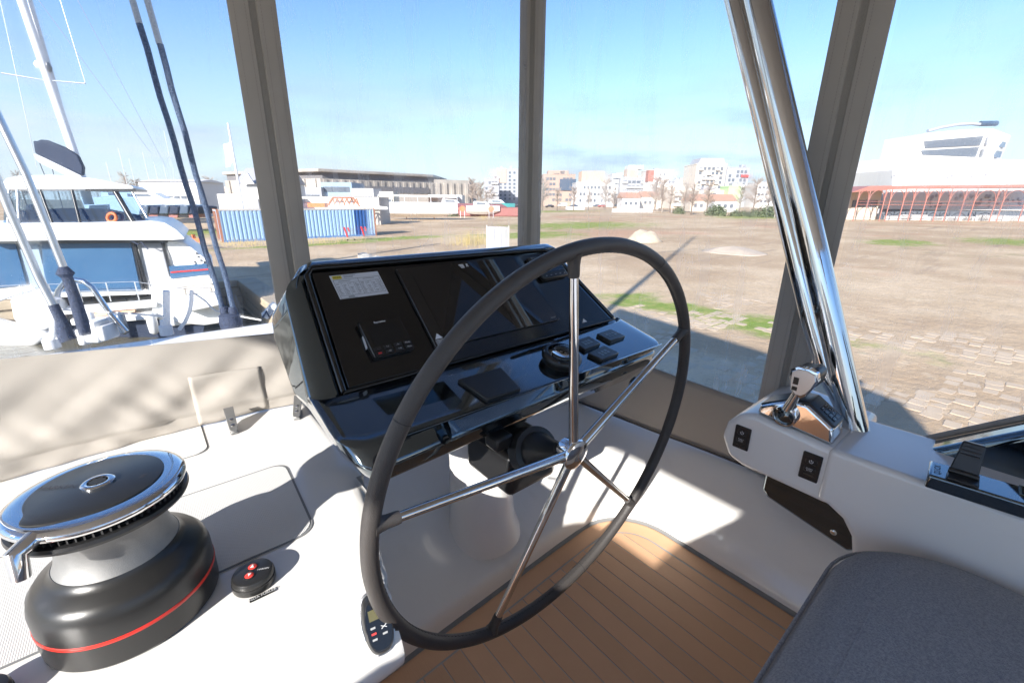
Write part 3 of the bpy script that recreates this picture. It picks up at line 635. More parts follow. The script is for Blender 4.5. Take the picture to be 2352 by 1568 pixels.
# steering housing and cone under the pod
HUB = Vector((.611, .521, -.503)); C = Vector((.626, .551, -.523)); WN = Vector((.0137, -.9946, -.1028)).normalized()
ax = (Vector((.638, .705, -.592))-HUB).normalized()
build(MB().lathe([(.016, .02), (.018, .045), (.023, .048), (.024, .07), (.041, .13), (.044, .135), (.045, .15), (.058, .152), (.059, .19)], 40, HUB, ax), 'steering_cone', 'black_satin', pod, smooth=35)
build(MB().box(gy(1172, 1036, .83), (.17, .20, .12)), 'steering_box', 'black_plastic', pod, bevel=.015)
build(MB().fbox((.545, .70, -.565), X, Y, Z, (0, .05), (0, .05), (0, .035)), 'bracket_block', 'black_satin', pod, bevel=.006)
build(MB().lathe([(.018, 0), (.018, .012), (.012, .016)], 20, (1.13, .742, -.552), (0, -1, -.3)), 'socket_cap', 'black_gloss', pod, smooth=40)
build(MB().lathe([(.135, -1.10), (.128, -1.07), (.112, -1.03), (.106, -.95), (.104, -.80), (.112, -.60), (.115, -.58)], 48, (.725, 1.02, 0)), 'pedestal', 'gelcoat', pod, smooth=60)

# ---- things fixed on the instrument panel
st_ = thing('data_sticker', 'white data table sticker with yellow logo on the black panel', 'sticker', pp(.10, .245))
sq = [pp(.045, .216), pp(.167, .215), pp(.158, .279), pp(.037, .279)]
build(MB().prism([p+PN*.0042 for p in sq], PN*.0005), 'sheet', 'paper', st_)
def sp_(u, v): return (sq[3]*(1-u)+sq[2]*u)*(1-v)+(sq[0]*(1-u)+sq[1]*u)*v+PN*.0049
ink = MB()
def sline(u0, v0, u1, v1, w_=.00035):
    a, b_ = sp_(u0, v0), sp_(u1, v1); d = (b_-a).normalized(); q = PN.cross(d)*w_; ink.add([a-q, b_-q, b_+q, a+q], [(0, 1, 2, 3)])
for u in (.03, .52, .97): sline(u, .2, u, .88)
for v in (.2, .88): sline(.03, v, .97, v)
for u in (.16, .28, .40, .645, .76, .87): sline(u, .34, u, .88, .0002)
sline(.03, .34, .97, .34, .0002)
for c_ in range(8):
    u0 = (.05, .18, .30, .42, .54, .665, .78, .89)[c_]
    for r_ in range(9):
        if random.random() < .9: v = .39+r_*.053; sline(u0, v, u0+random.uniform(.04, .075), v, .00045)
for v in (.05, .09, .13): sline(.26, v, .26+random.uniform(.18, .25), v, .0004)
sline(.12, .27, .36, .27, .0005); sline(.62, .25, .86, .25, .0005)
sline(.03, .88, .03, .98); sline(.03, .98, .36, .98); sline(.18, .92, .30, .92, .0005); sline(.18, .95, .30, .95, .0005)
build(ink, 'table_lines', 'ink', st_)
build(MB().prism([sp_(.04, .03), sp_(.22, .03), sp_(.22, .17), sp_(.04, .17)], PN*.0003), 'logo_patch', 'yellow', st_)
text('ALEX', 'logo_text', .0078, sp_(.13, .10), X, ES, 'ink', st_)
# autopilot head
ap = thing('autopilot_head', 'small square black autopilot control with red key', 'instrument', pp(.12, .10))
aq = [pp(.072, .051), pp(.177, .053), pp(.165, .144), pp(.061, .146)]
quad(aq, 'black_plastic', ap, 'body', .020, .003, bevel=.006)
build(MB().prism([(p-(aq[0]+aq[2])/2)*.96+(aq[0]+aq[2])/2+PN*.0228 for p in aq], PN*.0010), 'face_glass', 'black_panel', ap, bevel=.0005)
def aqp(u, v, off=.0242): return (aq[3]*(1-u)+aq[2]*u)*(1-v)+(aq[0]*(1-u)+aq[1]*u)*v+PN*off
build(MB().prism([aqp(.12, .16), aqp(.88, .16), aqp(.88, .68), aqp(.12, .68)], PN*.0003), 'display', 'lcd_dark', ap)
text('Raymarine', 'maker_text', .0068, aqp(.47, .085), X, ES, 'white_print', ap, bold=.0001)
for i, (u, v) in enumerate([(.14+.245*a, b_) for b_ in (.78, .90) for a in range(4)]):
    build(MB().prism([aqp(u-.095, v-.05), aqp(u+.095, v-.05), aqp(u+.095, v+.05), aqp(u-.095, v+.05)], PN*.0016), 'key', 'black_plastic', ap, bevel=.0006)
    s_ = ('.', '^-1', '-1v', 'Mode', '', '-10', '+10', 'Auto')[i]
    if s_: text(s_, 'key_print', .0055, aqp(u, v, .0259), X, ES, 'white_print', ap)
build(MB().prism([aqp(.11, .885, .0259), aqp(.19, .885, .0259), aqp(.19, .925, .0259), aqp(.11, .925, .0259)], PN*.0004), 'red_mark', 'red_button', ap)
build(MB().fbox(aqp(-.012, .52, .010), X, ES, PN, (-.001, .0004), (-.016, .016), (-.004, .006)), 'side_label', 'white_print', ap)
# chart plotter
cp = thing('chart_plotter', 'wide dark touchscreen chart plotter in the middle of the panel', 'screen', pp(.44, .16))
cq = [pp(.236, .044), pp(.690, .044), pp(.634, .277), pp(.205, .277)]
quad(cq, 'black_plastic', cp, 'bezel', .011, .003, bevel=.004)
cc_ = (cq[0]+cq[1]+cq[2]+cq[3])/4
build(MB().prism([(p-cc_)*.992+cc_+PN*.0141 for p in cq], PN*.0012), 'screen_glass', 'screen_glass', cp, bevel=.0005)
def cqp(u, v, off=.0156): return (cq[3]*(1-u)+cq[2]*u)*(1-v)+(cq[0]*(1-u)+cq[1]*u)*v+PN*off
build(MB().prism([cqp(.08, .12), cqp(.92, .12), cqp(.92, .92), cqp(.08, .92)], PN*.0002), 'display', 'screen_glass', cp)
text('R', 'logo_text', .013, cqp(.50, .055), X, ES, 'white_print', cp, bold=.0003)
for k in range(3): build(MB().fbox(cqp(.455, .04+.018*k), X, ES, PN, (-.008+.002*k, .008), (-.0013, .0013), (0, .0003)), 'logo_bar', 'white_print', cp)
text('AXIOM', 'model_text', .007, cqp(.945, .955), X, ES, 'grey_print', cp)
wt = MB().prism([cqp(.045, .835), cqp(.02, .90), cqp(.07, .90)], PN*.0003)
for k in range(6): wt.fbox(cqp(.045, .915+.013*k), X, ES, PN, (-.013, .013-.002*k), (-.0006, .0006), (0, .0003))
build(wt, 'warning_print', 'white_print', cp)
# depth / speed instrument at the right of the panel
iq = [pp(.690, .182), pp(.806, .186), pp(.782, .268), pp(.655, .268)]
ins = thing('wind_instrument', 'small black square instrument display right of the plotter', 'instrument', pp(.73, .22))
quad(iq, 'black_plastic', ins, 'body', .020, .003, bevel=.006)
def iqp(u, v, off=.0232): return (iq[3]*(1-u)+iq[2]*u)*(1-v)+(iq[0]*(1-u)+iq[1]*u)*v+PN*off
build(MB().prism([iqp(.05, .05), iqp(.95, .05), iqp(.95, .72), iqp(.05, .72)], PN*.0008), 'display', 'screen_glass', ins)
for k in range(5): build(MB().prism([iqp(.06+.18*k, .78), iqp(.21+.18*k, .78), iqp(.21+.18*k, .94), iqp(.06+.18*k, .94)], PN*.0012), 'key', 'black_plastic', ins, bevel=.0005); build(MB().fbox(iqp(.135+.18*k, .86, .0245), X, ES, PN, (-.003, .003), (-.0012, .0012), (0, .0003)), 'key_print', 'grey_print', ins)
build(MB().prism([pp(.792, .018, .0042), pp(.815, .018, .0042), pp(.803, .032, .0042)], PN*.0004), 'panel_mark', 'white_print', pod)
# ---- things on the ledge
cv = thing('device_cover', 'flat square black cover lying on the pod ledge', 'cover', lp(.6, .79))
build(MB().prism([lp(.548, .744), lp(.652, .743), lp(.664, .839), lp(.530, .841)], LN*.014), 'lid', 'black_satin', cv, bevel=.004, seg=3)
build(MB().prism([lp(.556, .750, -.003), lp(.645, .750, -.003), lp(.655, .833, -.003), lp(.540, .834, -.003)], LN*.004), 'foot', 'rubber', cv)
kps = (([(1.086, .809), (1.167, .813), (1.156, .866), (1.079, .862)], 'black six-key switch pad nearest the windscreen corner'),
       ([(.959, .805), (1.042, .814), (1.040, .862), (.962, .858)], 'black six-key switch pad right beside the compass'),
       ([(.965, .743), (1.052, .750), (1.041, .800), (.952, .789)], 'black six-key switch pad nearest the front lip of the pod'))
for cs, lab in kps:
    ctr = sum((Vector((a, b_, 0)) for a, b_ in cs), Vector())/4; kp = thing('switch_pad', lab, 'keypad', lp(ctr.x, ctr.y), 'switch pads on the pod ledge')
    build(MB().prism([lp(a, b_, .0) for a, b_ in cs], LN*.015), 'body', 'black_satin', kp, bevel=.003)
    P4 = [lp(a, b_) for a, b_ in cs]
    for i in range(2):
        for j in range(3):
            u, v = .33+.175*j, .40+.2*i; c0 = (P4[0]*(1-u)+P4[1]*u)*(1-v)+(P4[3]*(1-u)+P4[2]*u)*v
            build(MB().fbox(c0, X, LS, LN, (-.0052, .0052), (-.0042, .0042), (.0148, .0158)), 'key', 'key_blue', kp)
# compass
cx = thing('compass', 'round black steering compass with clear dome on the ledge', 'compass', lp(.848, .80))
ca = Vector((.0, -.30, .95)).normalized(); co = lp(.848, .800)
build(MB().lathe([(.050, -.008), (.051, .010), (.056, .016), (.058, .026), (.055, .033), (.048, .037), (.043, .036), (.042, .028)], 48, co, ca, cap=False), 'bezel_ring', 'black_satin', cx, smooth=45)
build(MB().lathe([(.0425, .010), (.0425, .012), (.034, .020), (.030, .0205), (.001, .021)], 48, co, ca), 'card', 'lcd_dark', cx, smooth=40)
tk = MB(); e1 = X; e2 = ca.cross(e1)
for k in range(72):
    a = 2*pi*k/72; r0, r1 = (.0355, .0405) if k % 2 == 0 else (.038, .0405)
    q = lambda r_, z_: co+(e1*cos(a)+e2*sin(a))*r_+ca*z_
    tt = (e1*-sin(a)+e2*cos(a))*.00035
    z0, z1 = (.0125+(.0425-r_)/.0085*.0075+.0006 for r_ in (r0, r1)); tk.add([q(r0, z0)-tt, q(r1, z1)-tt, q(r1, z1)+tt, q(r0, z0)+tt], [(0, 1, 2, 3)])
build(tk, 'card_ticks', 'white_print', cx)
for k, s_ in enumerate(('0', '30', '60', '90', '120', '150', '180', '210', '240', '270', '300', '330')):
    a = radians(78-30*k); text(s_, 'card_numeral', .0085, co+(e1*cos(a)+e2*sin(a))*.0285+ca*.0212, e1*sin(a)-e2*cos(a), e1*cos(a)+e2*sin(a), 'white_print', cx, bold=.0002)
build(MB().fbox(co+ca*.022, e1, e2, ca, (-.0007, .0007), (.026, .034), (0, .010)), 'lubber_line', 'white_print', cx)
build(MB().lathe([(.0425, .026), (.040, .036), (.033, .046), (.022, .053), (.010, .0565), (.0005, .0572)], 40, co, ca), 'dome', 'clear_dome', cx, smooth=180)
for a in (35, 90, 145, 215, 270, 325):
    build(MB().lathe([(.0022, 0), (.0022, .0012)], 10, co+(e1*cos(radians(a))+e2*sin(radians(a)))*.0525+ca*.0335, ca), 'screw', 'stainless', cx)

# ================================================================== STEERING WHEEL
wh = thing('steering_wheel', 'large five-spoke steering wheel wrapped in dark grey leather', 'wheel', C)
wa = Z.cross(WN).normalized(); wb = WN.cross(wa)
RW = .45
def rim(t, r=RW, off=0.0): return C+(wa*cos(t)+wb*sin(t))*r+WN*off
rings = []
for i in range(180):
    t = 2*pi*i/180; e = (wa*cos(t)+wb*sin(t)); rr0 = .0139+.00035*vnoise(t*9, 2.0)
    rings.append([C+e*RW+(e*cos(a)+WN*sin(a))*rr0 for a in [2*pi*j/18 for j in range(18)]])
rings.append(rings[0])
build(MB().loft(rings, True, False), 'rim', 'leather', wh, smooth=180)
sm = MB()
for i in range(470):
    t = 2*pi*i/470; e = wa*cos(t)+wb*sin(t); p = C+e*(RW-.0140)+WN*.001; tg = wb*cos(t)-wa*sin(t)
    sm.fbox(p, (tg+WN*.8*(1 if i % 2 else -1)).normalized(), e, WN, (-.0020, .0020), (-.0007, .0006), (-.0005, .0005))
build(sm, 'rim_stitching', 'rubber', wh, kind='stuff')
for t in (2.62, 5.0, 1.1): build(MB().tube([rim(t)+((wa*cos(t)+wb*sin(t))*cos(a)+WN*sin(a))*.01405 for a in [2*pi*j/24 for j in range(24)]], .0007, 5, closed=True), 'leather_joint', 'rubber', wh)
for ang in (98.8, 28.5, -44.1, -114.5, 172.3):
    t = radians(ang); a = HUB+WN*-.004; b_ = rim(t, RW-.004); d = (b_-a).normalized(); L = (b_-a).length
    sp = build(MB().tube([a+d*.012, a+d*.05, b_-d*.01], [.0105, .0100, .0078], 24), 'spoke', 'stainless', wh, smooth=60)
    build(MB().tube([a+d*(L-.042), a+d*(L-.036), a+d*(L-.022), a+d*(L-.010), a+d*L], [.0100, .0106, .0108, .0125, .016], 20), 'leather_sleeve', 'leather', sp, smooth=60)
build(MB().lathe([(.020, -.035), (.023, -.02), (.024, -.006), (.033, -.003), (.0345, .002), (.033, .006), (.024, .010), (.010, .0118), (.001, .012)], 48, HUB, WN), 'hub', 'chrome', wh, smooth=40)
text('VDM', 'hub_text', .012, HUB+WN*.0119+wb*-.006, -wa if wa.x < 0 else wa, wb, 'grey_print', wh, lift=.0004)

# ================================================================== THROTTLE, START PADS, SWITCH PANEL
th = thing('engine_throttle', 'chrome engine throttle lever with black key panel on white pod', 'throttle', (1.26, .30, -.56))
bp = [(.396, -.556), (.392, -.532), (.366, -.516), (.322, -.492), (.286, -.490), (.222, -.532), (.214, -.575)]
build(MB().prism([(1.218, y, z) for y, z in bp], (.085, 0, 0)), 'base', 'chrome', th, bevel=.008, seg=4)
tp = [(.394, -.528), (.366, -.5115), (.322, -.487), (.284, -.485), (.219, -.528), (.222, -.534), (.288, -.492), (.320, -.494), (.366, -.518), (.392, -.534)]
build(MB().prism([(1.227, y, z) for y, z in tp], (.078, 0, 0)), 'top_cover', 'black_plastic', th, bevel=.003)
kd = (Vector((0, .219-.284, -.528+.485))).normalized(); kn = kd.cross(X)
kn = kn if kn.z > 0 else -kn
for i in range(2):
    for j in range(4):
        build(MB().fbox(Vector((1.246+.022*i, .284, -.485))+kd*(.024+.0115*j)+kn*.0005, X, kd, kn, (0, .019), (0, .0095), (-.001, .0018)), 'key', 'lcd_dark', th, bevel=.0006)
        build(MB().fbox(Vector((1.2515+.022*i, .284, -.485))+kd*(.0275+.0115*j)+kn*.0024, X, kd, kn, (0, .005), (0, .002), (0, .0003)), 'key_print', 'grey_print', th)
bo = Vector((1.219, .326, -.533))
build(MB().lathe([(.028, 0), (.029, .012), (.027, .018), (.023, .019), (.021, .016), (.0205, .012)], 40, bo, -X, cap=False), 'pivot_ring', 'chrome', th, smooth=35)
build(MB().lathe([(.0208, .013), (.012, .016), (.001, .017)], 32, bo, -X), 'pivot_cap', 'black_gloss', th, smooth=60)
l0, l1 = bo+Vector((-.008, -.002, .018)), Vector((1.206, .309, -.462)); 
build(MB().tube([l0, (l0+l1)/2, l1], [.0135, .0115, .0105], 20), 'lever', 'chrome', th, smooth=60)
def hand(k, x): return [Vector((x, .303+y*k*1.3, -.426+z*k*1.25)) for y, z in ((-.004, -.034), (.008, -.033), (.017, -.020), (.022, .004), (.022, .020), (.012, .029), (-.008, .030), (-.022, .024), (-.026, .010), (-.020, -.010), (-.012, -.026))]
build(MB().loft([hand(.9, 1.196), hand(1.0, 1.198), hand(1.0, 1.214), hand(.9, 1.216)]), 'handle', 'chrome', th, smooth=40)
build(MB().loft([hand(.82, 1.1945), hand(.86, 1.1962)]), 'handle_face', 'alloy', th)
for z0, z1 in ((-.436, -.417), (-.452, -.442)): build(MB().box((1.1942, .315, (z0+z1)/2), (.001, .012, z1-z0)), 'trim_button', 'black_plastic', th, bevel=.001)
gp = [Vector((0, y, z)) for y, z in ((.322, -.395), (.283, -.390), (.270, -.402), (.275, -.436), (.294, -.448), (.320, -.432))]
build(MB().loft([[p+X*1.213 for p in gp], [p*1+X*1.262 for p in gp], [(p-gp[0])*.8+gp[0]+X*1.285+Vector((0, -.004, -.004)) for p in gp]]), 'grip', 'black_plastic', th, bevel=.005, seg=3)
for (y0, y1, z0, z1), lab in (((.3935, .4355, -.669, -.600), 'black engine start-stop pad nearest the throttle pod front'), ((.222, .265, -.6785, -.603), 'black engine start-stop pad farther aft on the white pod')):
    sp0 = thing('start_pad', lab, 'keypad', (1.2, (y0+y1)/2, (z0+z1)/2), 'engine start-stop pads on the side console'); yc, zc = (y0+y1)/2, (z0+z1)/2
    build(plate(Vector((1.2005, yc, zc)), -Y, Z, y1-y0, z1-z0, .005, .003), 'body', 'black_plastic', sp0, smooth=30)
    for dz in (.017, -.006): build(plate(Vector((1.196, yc, zc+dz)), -Y, Z, .026, .016, .0025, .004), 'button', 'black_satin', sp0, smooth=30)
    build(plate(Vector((1.1958, yc, zc-.023)), -Y, Z, .024, .006, .001, .002), 'lamp_slot', 'black_gloss', sp0, smooth=30)
    ring = [Vector((1.1932, yc+.0042*sin(a), zc+.017+.0042*cos(a))) for a in [radians(40+280*k/16) for k in range(17)]]
    build(MB().tube(ring, .0006, 5).tube([(1.1932, yc, zc+.0165), (1.1932, yc, zc+.0225)], .0006, 5), 'power_symbol', 'white_print', sp0)
    text('START', 'button_text', .0052, (1.1934, yc, zc-.0035), -Y, Z, 'white_print', sp0); text('STOP', 'button_text', .0052, (1.1934, yc, zc-.0085), -Y, Z, 'white_print', sp0)
spn = thing('windlass_panel', 'long black switch panel with flip cover at the right edge', 'switch panel', (1.2, -.1, -.555))
pq = [Vector((1.150, .038, 0)), Vector((1.226, .046, 0)), Vector((1.285, -.42, 0)), Vector((1.205, -.43, 0))]
build(MB().prism([p+Z*-.561 for p in pq], Z*.031), 'panel', 'black_gloss', spn, bevel=.005, seg=3)
fo = Vector((1.188, -.008, -.529)); fe = Vector((.06, -1, 0)).normalized(); fa = Vector((1, .06, 0)).normalized(); fu = Vector((.12, .0, 1)).normalized()
build(MB().fbox(fo, fa, fe, Z, (-.034, .012), (-.022, .024), (0, .007)), 'cover_base', 'black_plastic', spn, bevel=.002)
build(MB().add([fo+fa*a+fe*b_+fu*c_ for a, b_, c_ in ((-.004, -.022, .004), (-.004, .022, .004), (.012, .018, .070), (.012, -.016, .070), (.012, -.020, .004), (.012, .020, .004), (.026, .016, .068), (.026, -.014, .068))], [(0, 1, 2, 3), (4, 7, 6, 5), (0, 4, 5, 1), (1, 5, 6, 2), (2, 6, 7, 3), (3, 7, 4, 0)]), 'flip_cover', 'black_plastic', spn, bevel=.003)
for k in range(3): build(MB().fbox(fo+fa*(.0065+.0028*k)+fu*(.046+.0075*k), fa, fe, fu, (-.0030, .0), (-.014, .014), (-.0012, .0012)), 'cover_rib', 'rubber', spn)
build(MB().tube([fo+fa*-.004+fe*-.022+Z*.010, fo+fa*-.004+fe*.022+Z*.010], .006, 14), 'hinge', 'black_satin', spn, smooth=60)
text('QUICK', 'maker_text', .014, (1.188, .028, -.5298), Vector((1, .1, 0)), Vector((-.1, 1, 0)), 'ink', spn)
lcq = Vector((1.222, -.105, -.5295)); build(MB().fbox(lcq, fa, fe, Z, (-.022, .020), (-.020, .028), (0, .0012)), 'display', 'lcd', spn); build(MB().fbox(lcq, fa, fe, Z, (-.019, .017), (-.017, .025), (.0012, .0014)), 'display_glass', 'screen_glass', spn)
for k in range(2):
    for j in range(2): build(MB().fbox(lcq+fe*(.045+.03*j)+fa*(-.016+.026*k), fa, fe, Z, (0, .018), (0, .018), (0, .004)), 'key', 'lcd_dark', spn, bevel=.001); build(MB().fbox(lcq+fe*(.051+.03*j)+fa*(-.011+.026*k), fa, fe, Z, (0, .008), (0, .006), (.004, .0044)), 'key_print', 'key_blue', spn)
fa_ = thing('side_fairing', 'glossy black curved fairing rising at the right edge of the picture', 'fairing', (1.42, -.1, -.58))
fp = [(.112, -.632), (.09, -.600), (-.07, -.466), (-.42, -.19), (-.60, -.10), (-.60, -.62)]
build(MB().prism([(1.375, y, z) for y, z in fp], (.09, 0, 0)), 'shell', 'black_gloss', fa_, bevel=.04, seg=5)
build(MB().tube([(1.468, y, z+.004) for y, z in fp[:5]], .008, 8), 'edge_piping', 'canvas', fa_, smooth=60)

# ================================================================== SEAT
seat = thing('helm_bench', 'grey fabric helm bench cushion in the lower right corner', 'bench', (.5, -.2, -1.2))
def cush(ins, z):
    P = []
    x0, x1, y0, y1, r = -.55+ins, 1.175-ins, -.42+ins, .125-ins, .20-ins*.6
    for cx_, cy_, a0 in ((x1-r, y1-r, 0), (x0+r, y1-r, 90), (x0+r, y0+r, 180), (x1-r, y0+r, 270)):
        for i in range(13): a = radians(a0+90*i/12); P.append(Vector((cx_+r*cos(a), cy_+r*sin(a), z)))
    return P
lay = [(.012, -.86), (.0, -.845), (-.004, -.79), (.0, -.745), (.012, -.715), (.030, -.700), (.06, -.692), (.11, -.688), (.16, -.687)]
build(MB().loft([cush(i, z) for i, z in lay]), 'cushion', 'seat_fabric', seat, smooth=60)
build(MB().tube(cush(-.001, -.733), .0035, 8, closed=True), 'piping', 'seat_fabric', seat, smooth=60)
build(MB().tube([(-.5, .045, -.6915), (.3, .047, -.6905), (.95, .04, -.6915), (1.06, 0, -.692), (1.095, -.08, -.692), (1.10, -.4, -.692)], .0022, 6), 'top_seam', 'seat_fabric', seat)
build(MB().box((.3, -.15, -1.03), (1.55, .45, .335)), 'seat_box', 'gelcoat', seat, bevel=.02)
# ================================================================== WINCH AND DECK FITTINGS
WC = Vector((-.121, .842, DZ)); KB = .835
wi = thing('sheet_winch', 'black electric winch with chrome top and thin red ring', 'winch', WC)
build(MB().lathe([(r_*KB, z_) for r_, z_ in ((.135, 0), (.1385, .004), (.1395, .044))], 72, WC), 'base_skirt', 'black_satin', wi, smooth=30)
build(MB().lathe([(r_*KB, z_) for r_, z_ in ((.1393, .044), (.1400, .0455), (.1400, .0492), (.1390, .0505))], 72, WC, cap=False), 'red_ring', 'red_paint', wi, smooth=60)
build(MB().lathe([(r_*KB, z_) for r_, z_ in ((.1388, .0505), (.1385, .078), (.134, .094), (.124, .105), (.106, .113), (.098, .119), (.095, .125))], 72, WC), 'body', 'black_satin', wi, smooth=50)
build(MB().lathe([(r_*KB, z_) for r_, z_ in ((.0945, .124), (.0885, .135), (.084, .150), (.083, .165), (.087, .185), (.096, .198), (.098, .202))], 72, WC), 'drum', 'brushed', wi, smooth=60)
build(MB().lathe([(.098, .200), (.106, .203), (.108, .208), (.1065, .213), (.098, .215), (.094, .219), (.100, .223), (.104, .2245)], 72, WC), 'jaw_ring', 'black_plastic', wi, smooth=30)
rb = MB()
for k in range(72):
    a = 2*pi*k/72; e = Vector((cos(a), sin(a), 0)); t_ = Vector((-sin(a), cos(a), 0)); rb.fbox(WC+Z*.2155, (e+t_*.5).normalized(), t_, Z, (.084, .1025), (-.0013, .0013), (0, .0065))
build(rb, 'jaw_ribs', 'rubber', wi)
build(MB().lathe([(.095, .2235), (.1060, .2250), (.1085, .2300), (.1065, .2350), (.099, .2385), (.086, .2402), (.082, .2400)], 96, WC), 'chrome_top', 'chrome', wi, smooth=50)
tail = radians(215)
outl = []
for k in range(96):
    a = 2*pi*k/96; da = (a-tail+pi) % (2*pi)-pi; r = .0805+(.013*math.exp(-(da/.16)**2) if da < 0 else .013*math.exp(-(da/.5)**2)); outl.append((r*cos(a), r*sin(a)))
build(MB().loft([[WC+Vector((x, y, .2398)) for x, y in outl], [WC+Vector((x*.995, y*.995, .2418)) for x, y in outl], [WC+Vector((x*.98, y*.98, .2424)) for x, y in outl]]), 'cap_plate', 'black_satin', wi, smooth=30)
build(MB().lathe([(.0205, .242), (.0205, .245), (.018, .247), (.0135, .2472), (.0125, .2465), (.0125, .2435)], 32, WC, cap=False), 'handle_socket', 'chrome', wi, smooth=40)
star = []
for k in range(16): a = 2*pi*k/16; r = .0122 if k % 2 else .0088; star.append((r*cos(a), r*sin(a)))
build(MB().loft([[WC+Vector((x, y, .2466)) for x, y in star], [WC+Vector((x*.9, y*.9, .2426)) for x, y in star]], cap=True), 'socket_star', 'rubber', wi)
ex = Vector((cos(radians(-32)), sin(radians(-32)), 0)); ey = Z.cross(ex)
text('HARKEN', 'maker_text', .013, WC+Z*.2424+ex*-.052+ey*-.004, ex, ey, 'ink', wi); text('50', 'size_text', .011, WC+Z*.2424+ex*.055+ey*.012, -ey, ex, 'ink', wi)
build(MB().tube([WC+Vector((cos(tail+.28)*.10, sin(tail+.28)*.10, .228)), WC+Vector((cos(tail+.28)*.124, sin(tail+.28)*.124, .226)), WC+Vector((cos(tail+.28)*.128, sin(tail+.28)*.128, .192))], [.013, .012, .010], 14), 'stripper_arm', 'chrome', wi, smooth=60)
def on_base(px, py, z):                                          # angle on the skirt seen at that spot
    return min((radians(a/4) for a in range(-600, 200)), key=lambda a: ((lambda d: (d.dot(CR)/d.dot(CF)*F_PX+1176-px)**2)(WC+Vector((cos(a)*.117, sin(a)*.117, z)))))
for px, s_, sz in ((468, 'HARKEN', .008), (444, '=+', .016)):
    a = on_base(px, 0, .028); e = Vector((cos(a), sin(a), 0)); t_ = Z.cross(e); text(s_, 'side_text', sz, WC+e*.1175+Z*.030, t_, Z, 'grey_print', wi)
a = on_base(430, 0, .028); e = Vector((cos(a), sin(a), 0)); t_ = Z.cross(e)
build(MB().prism([WC+e*.1175+t_*x+Z*(.025+z) for x, z in ((-.006, 0), (.006, 0), (0, .011))], e*.0003), 'warning_mark', 'white_print', wi)

def furler_button(c, label, nm='deck_button'):
    b_ = thing(nm, label, 'button', c); c = Vector(c); K = .78
    build(MB().lathe([(r_*K, z_) for r_, z_ in ((.043, 0), (.0445, .003), (.0445, .012), (.042, .0135), (.0435, .015), (.0435, .019), (.0405, .0235), (.034, .0250), (.001, .0255))], 56, c), 'housing', 'black_satin', b_, smooth=35)
    ex = Vector((cos(radians(-25)), sin(radians(-25)), 0)); ey = Z.cross(ex)
    for k, s_ in ((1, 'v'), (-1, 'x')):
        q = c+ey*(.0100*k)+ex*(-.002)+Z*.0252
        build(MB().lathe([(.0075, -.003), (.0075, .0008), (.0064, .0018), (.001, .0022)], 28, q), 'red_key', 'red_button', b_, smooth=40)
        build(MB().prism([q+Z*.0021+ex*x+ey*y for x, y in ((-.003, -.003*k), (.003, -.003*k), (0, .004*k))], Z*.0006), 'key_arrow', 'white_print', b_)
        build(MB().lathe([(.0092, -.001), (.0092, .0012), (.0077, .0014)], 28, q, cap=False), 'key_collar', 'black_plastic', b_, smooth=40)
    text('HARKEN', 'maker_text', .0048, c+Z*.0256+ex*.018, ex, ey, 'white_print', b_)
    return b_
furler_button(gz(585, 1336, DZ)+Vector((.0, .0, 0)), 'round black deck control with two red buttons beside the winch')
furler_button(gz(8, 1592, DZ)+Vector((-.02, -.01, 0)), 'second round black deck control cut off by the lower left corner', 'deck_button')
lb = thing('name_plate', 'thin black label strip reading GENOA FURLER beside the deck button', 'label', gz(602, 1368, DZ))
p0_, p1_ = gz(573, 1381, DZ), gz(630, 1354, DZ); ex = (p1_-p0_).normalized(); ey = Z.cross(ex)
build(MB().fbox((p0_+p1_)/2, ex, ey, Z, (-(p1_-p0_).length/2, (p1_-p0_).length/2), (-.0042, .0042), (.0003, .0014)), 'strip', 'black_plastic', lb)
text('GENOA FURLER', 'strip_text', .0072, (p0_+p1_)/2+Z*.0014-ex*.003, ex, ey, 'white_print', lb)
# steel deck brackets
def bracket(base, tip_h, yaw, label):
    b_ = thing('deck_bracket', label, 'bracket', base, 'steel brackets on the deck'); base = Vector(base); f = Vector((sin(yaw), cos(yaw), 0)); s_ = Vector((cos(yaw), -sin(yaw), 0)); up = (f*.78+Z*tip_h).normalized()
    P = [(-.011, .012), (-.010, .004), (-.006, -.001), (0, -.003), (.006, -.001), (.010, .004), (.011, .012), (.013, .092), (-.013, .092)]
    nn = up.cross(s_); nn = nn if nn.z > 0 else -nn
    build(MB().prism([base+Z*.010+s_*a+up*c_ for a, c_ in P], nn*.004), 'plate', 'brushed', b_, bevel=.001)
    build(MB().fbox(base, s_, f, Z, (-.010, .010), (.0, .055), (0, .010)), 'foot', 'brushed', b_, bevel=.003)
    build(MB().fbox(base+Z*.01, s_, up, Z, (-.004, .004), (.03, .088), (-.035, .0)), 'web', 'brushed', b_)
    for k in (.022, .044): build(MB().lathe([(.0048, 0), (.0048, .001), (.002, .0016)], 14, base+Z*.010+up*k+nn*.004, nn), 'screw', 'stainless', b_, smooth=40)
bracket(gz(540, 998, DZ), .42, radians(2), 'small upright steel bracket on the deck near the canvas pocket')
bracket(gz(682, 965, DZ), .34, radians(22), 'small steel bracket on the deck half behind the pod')
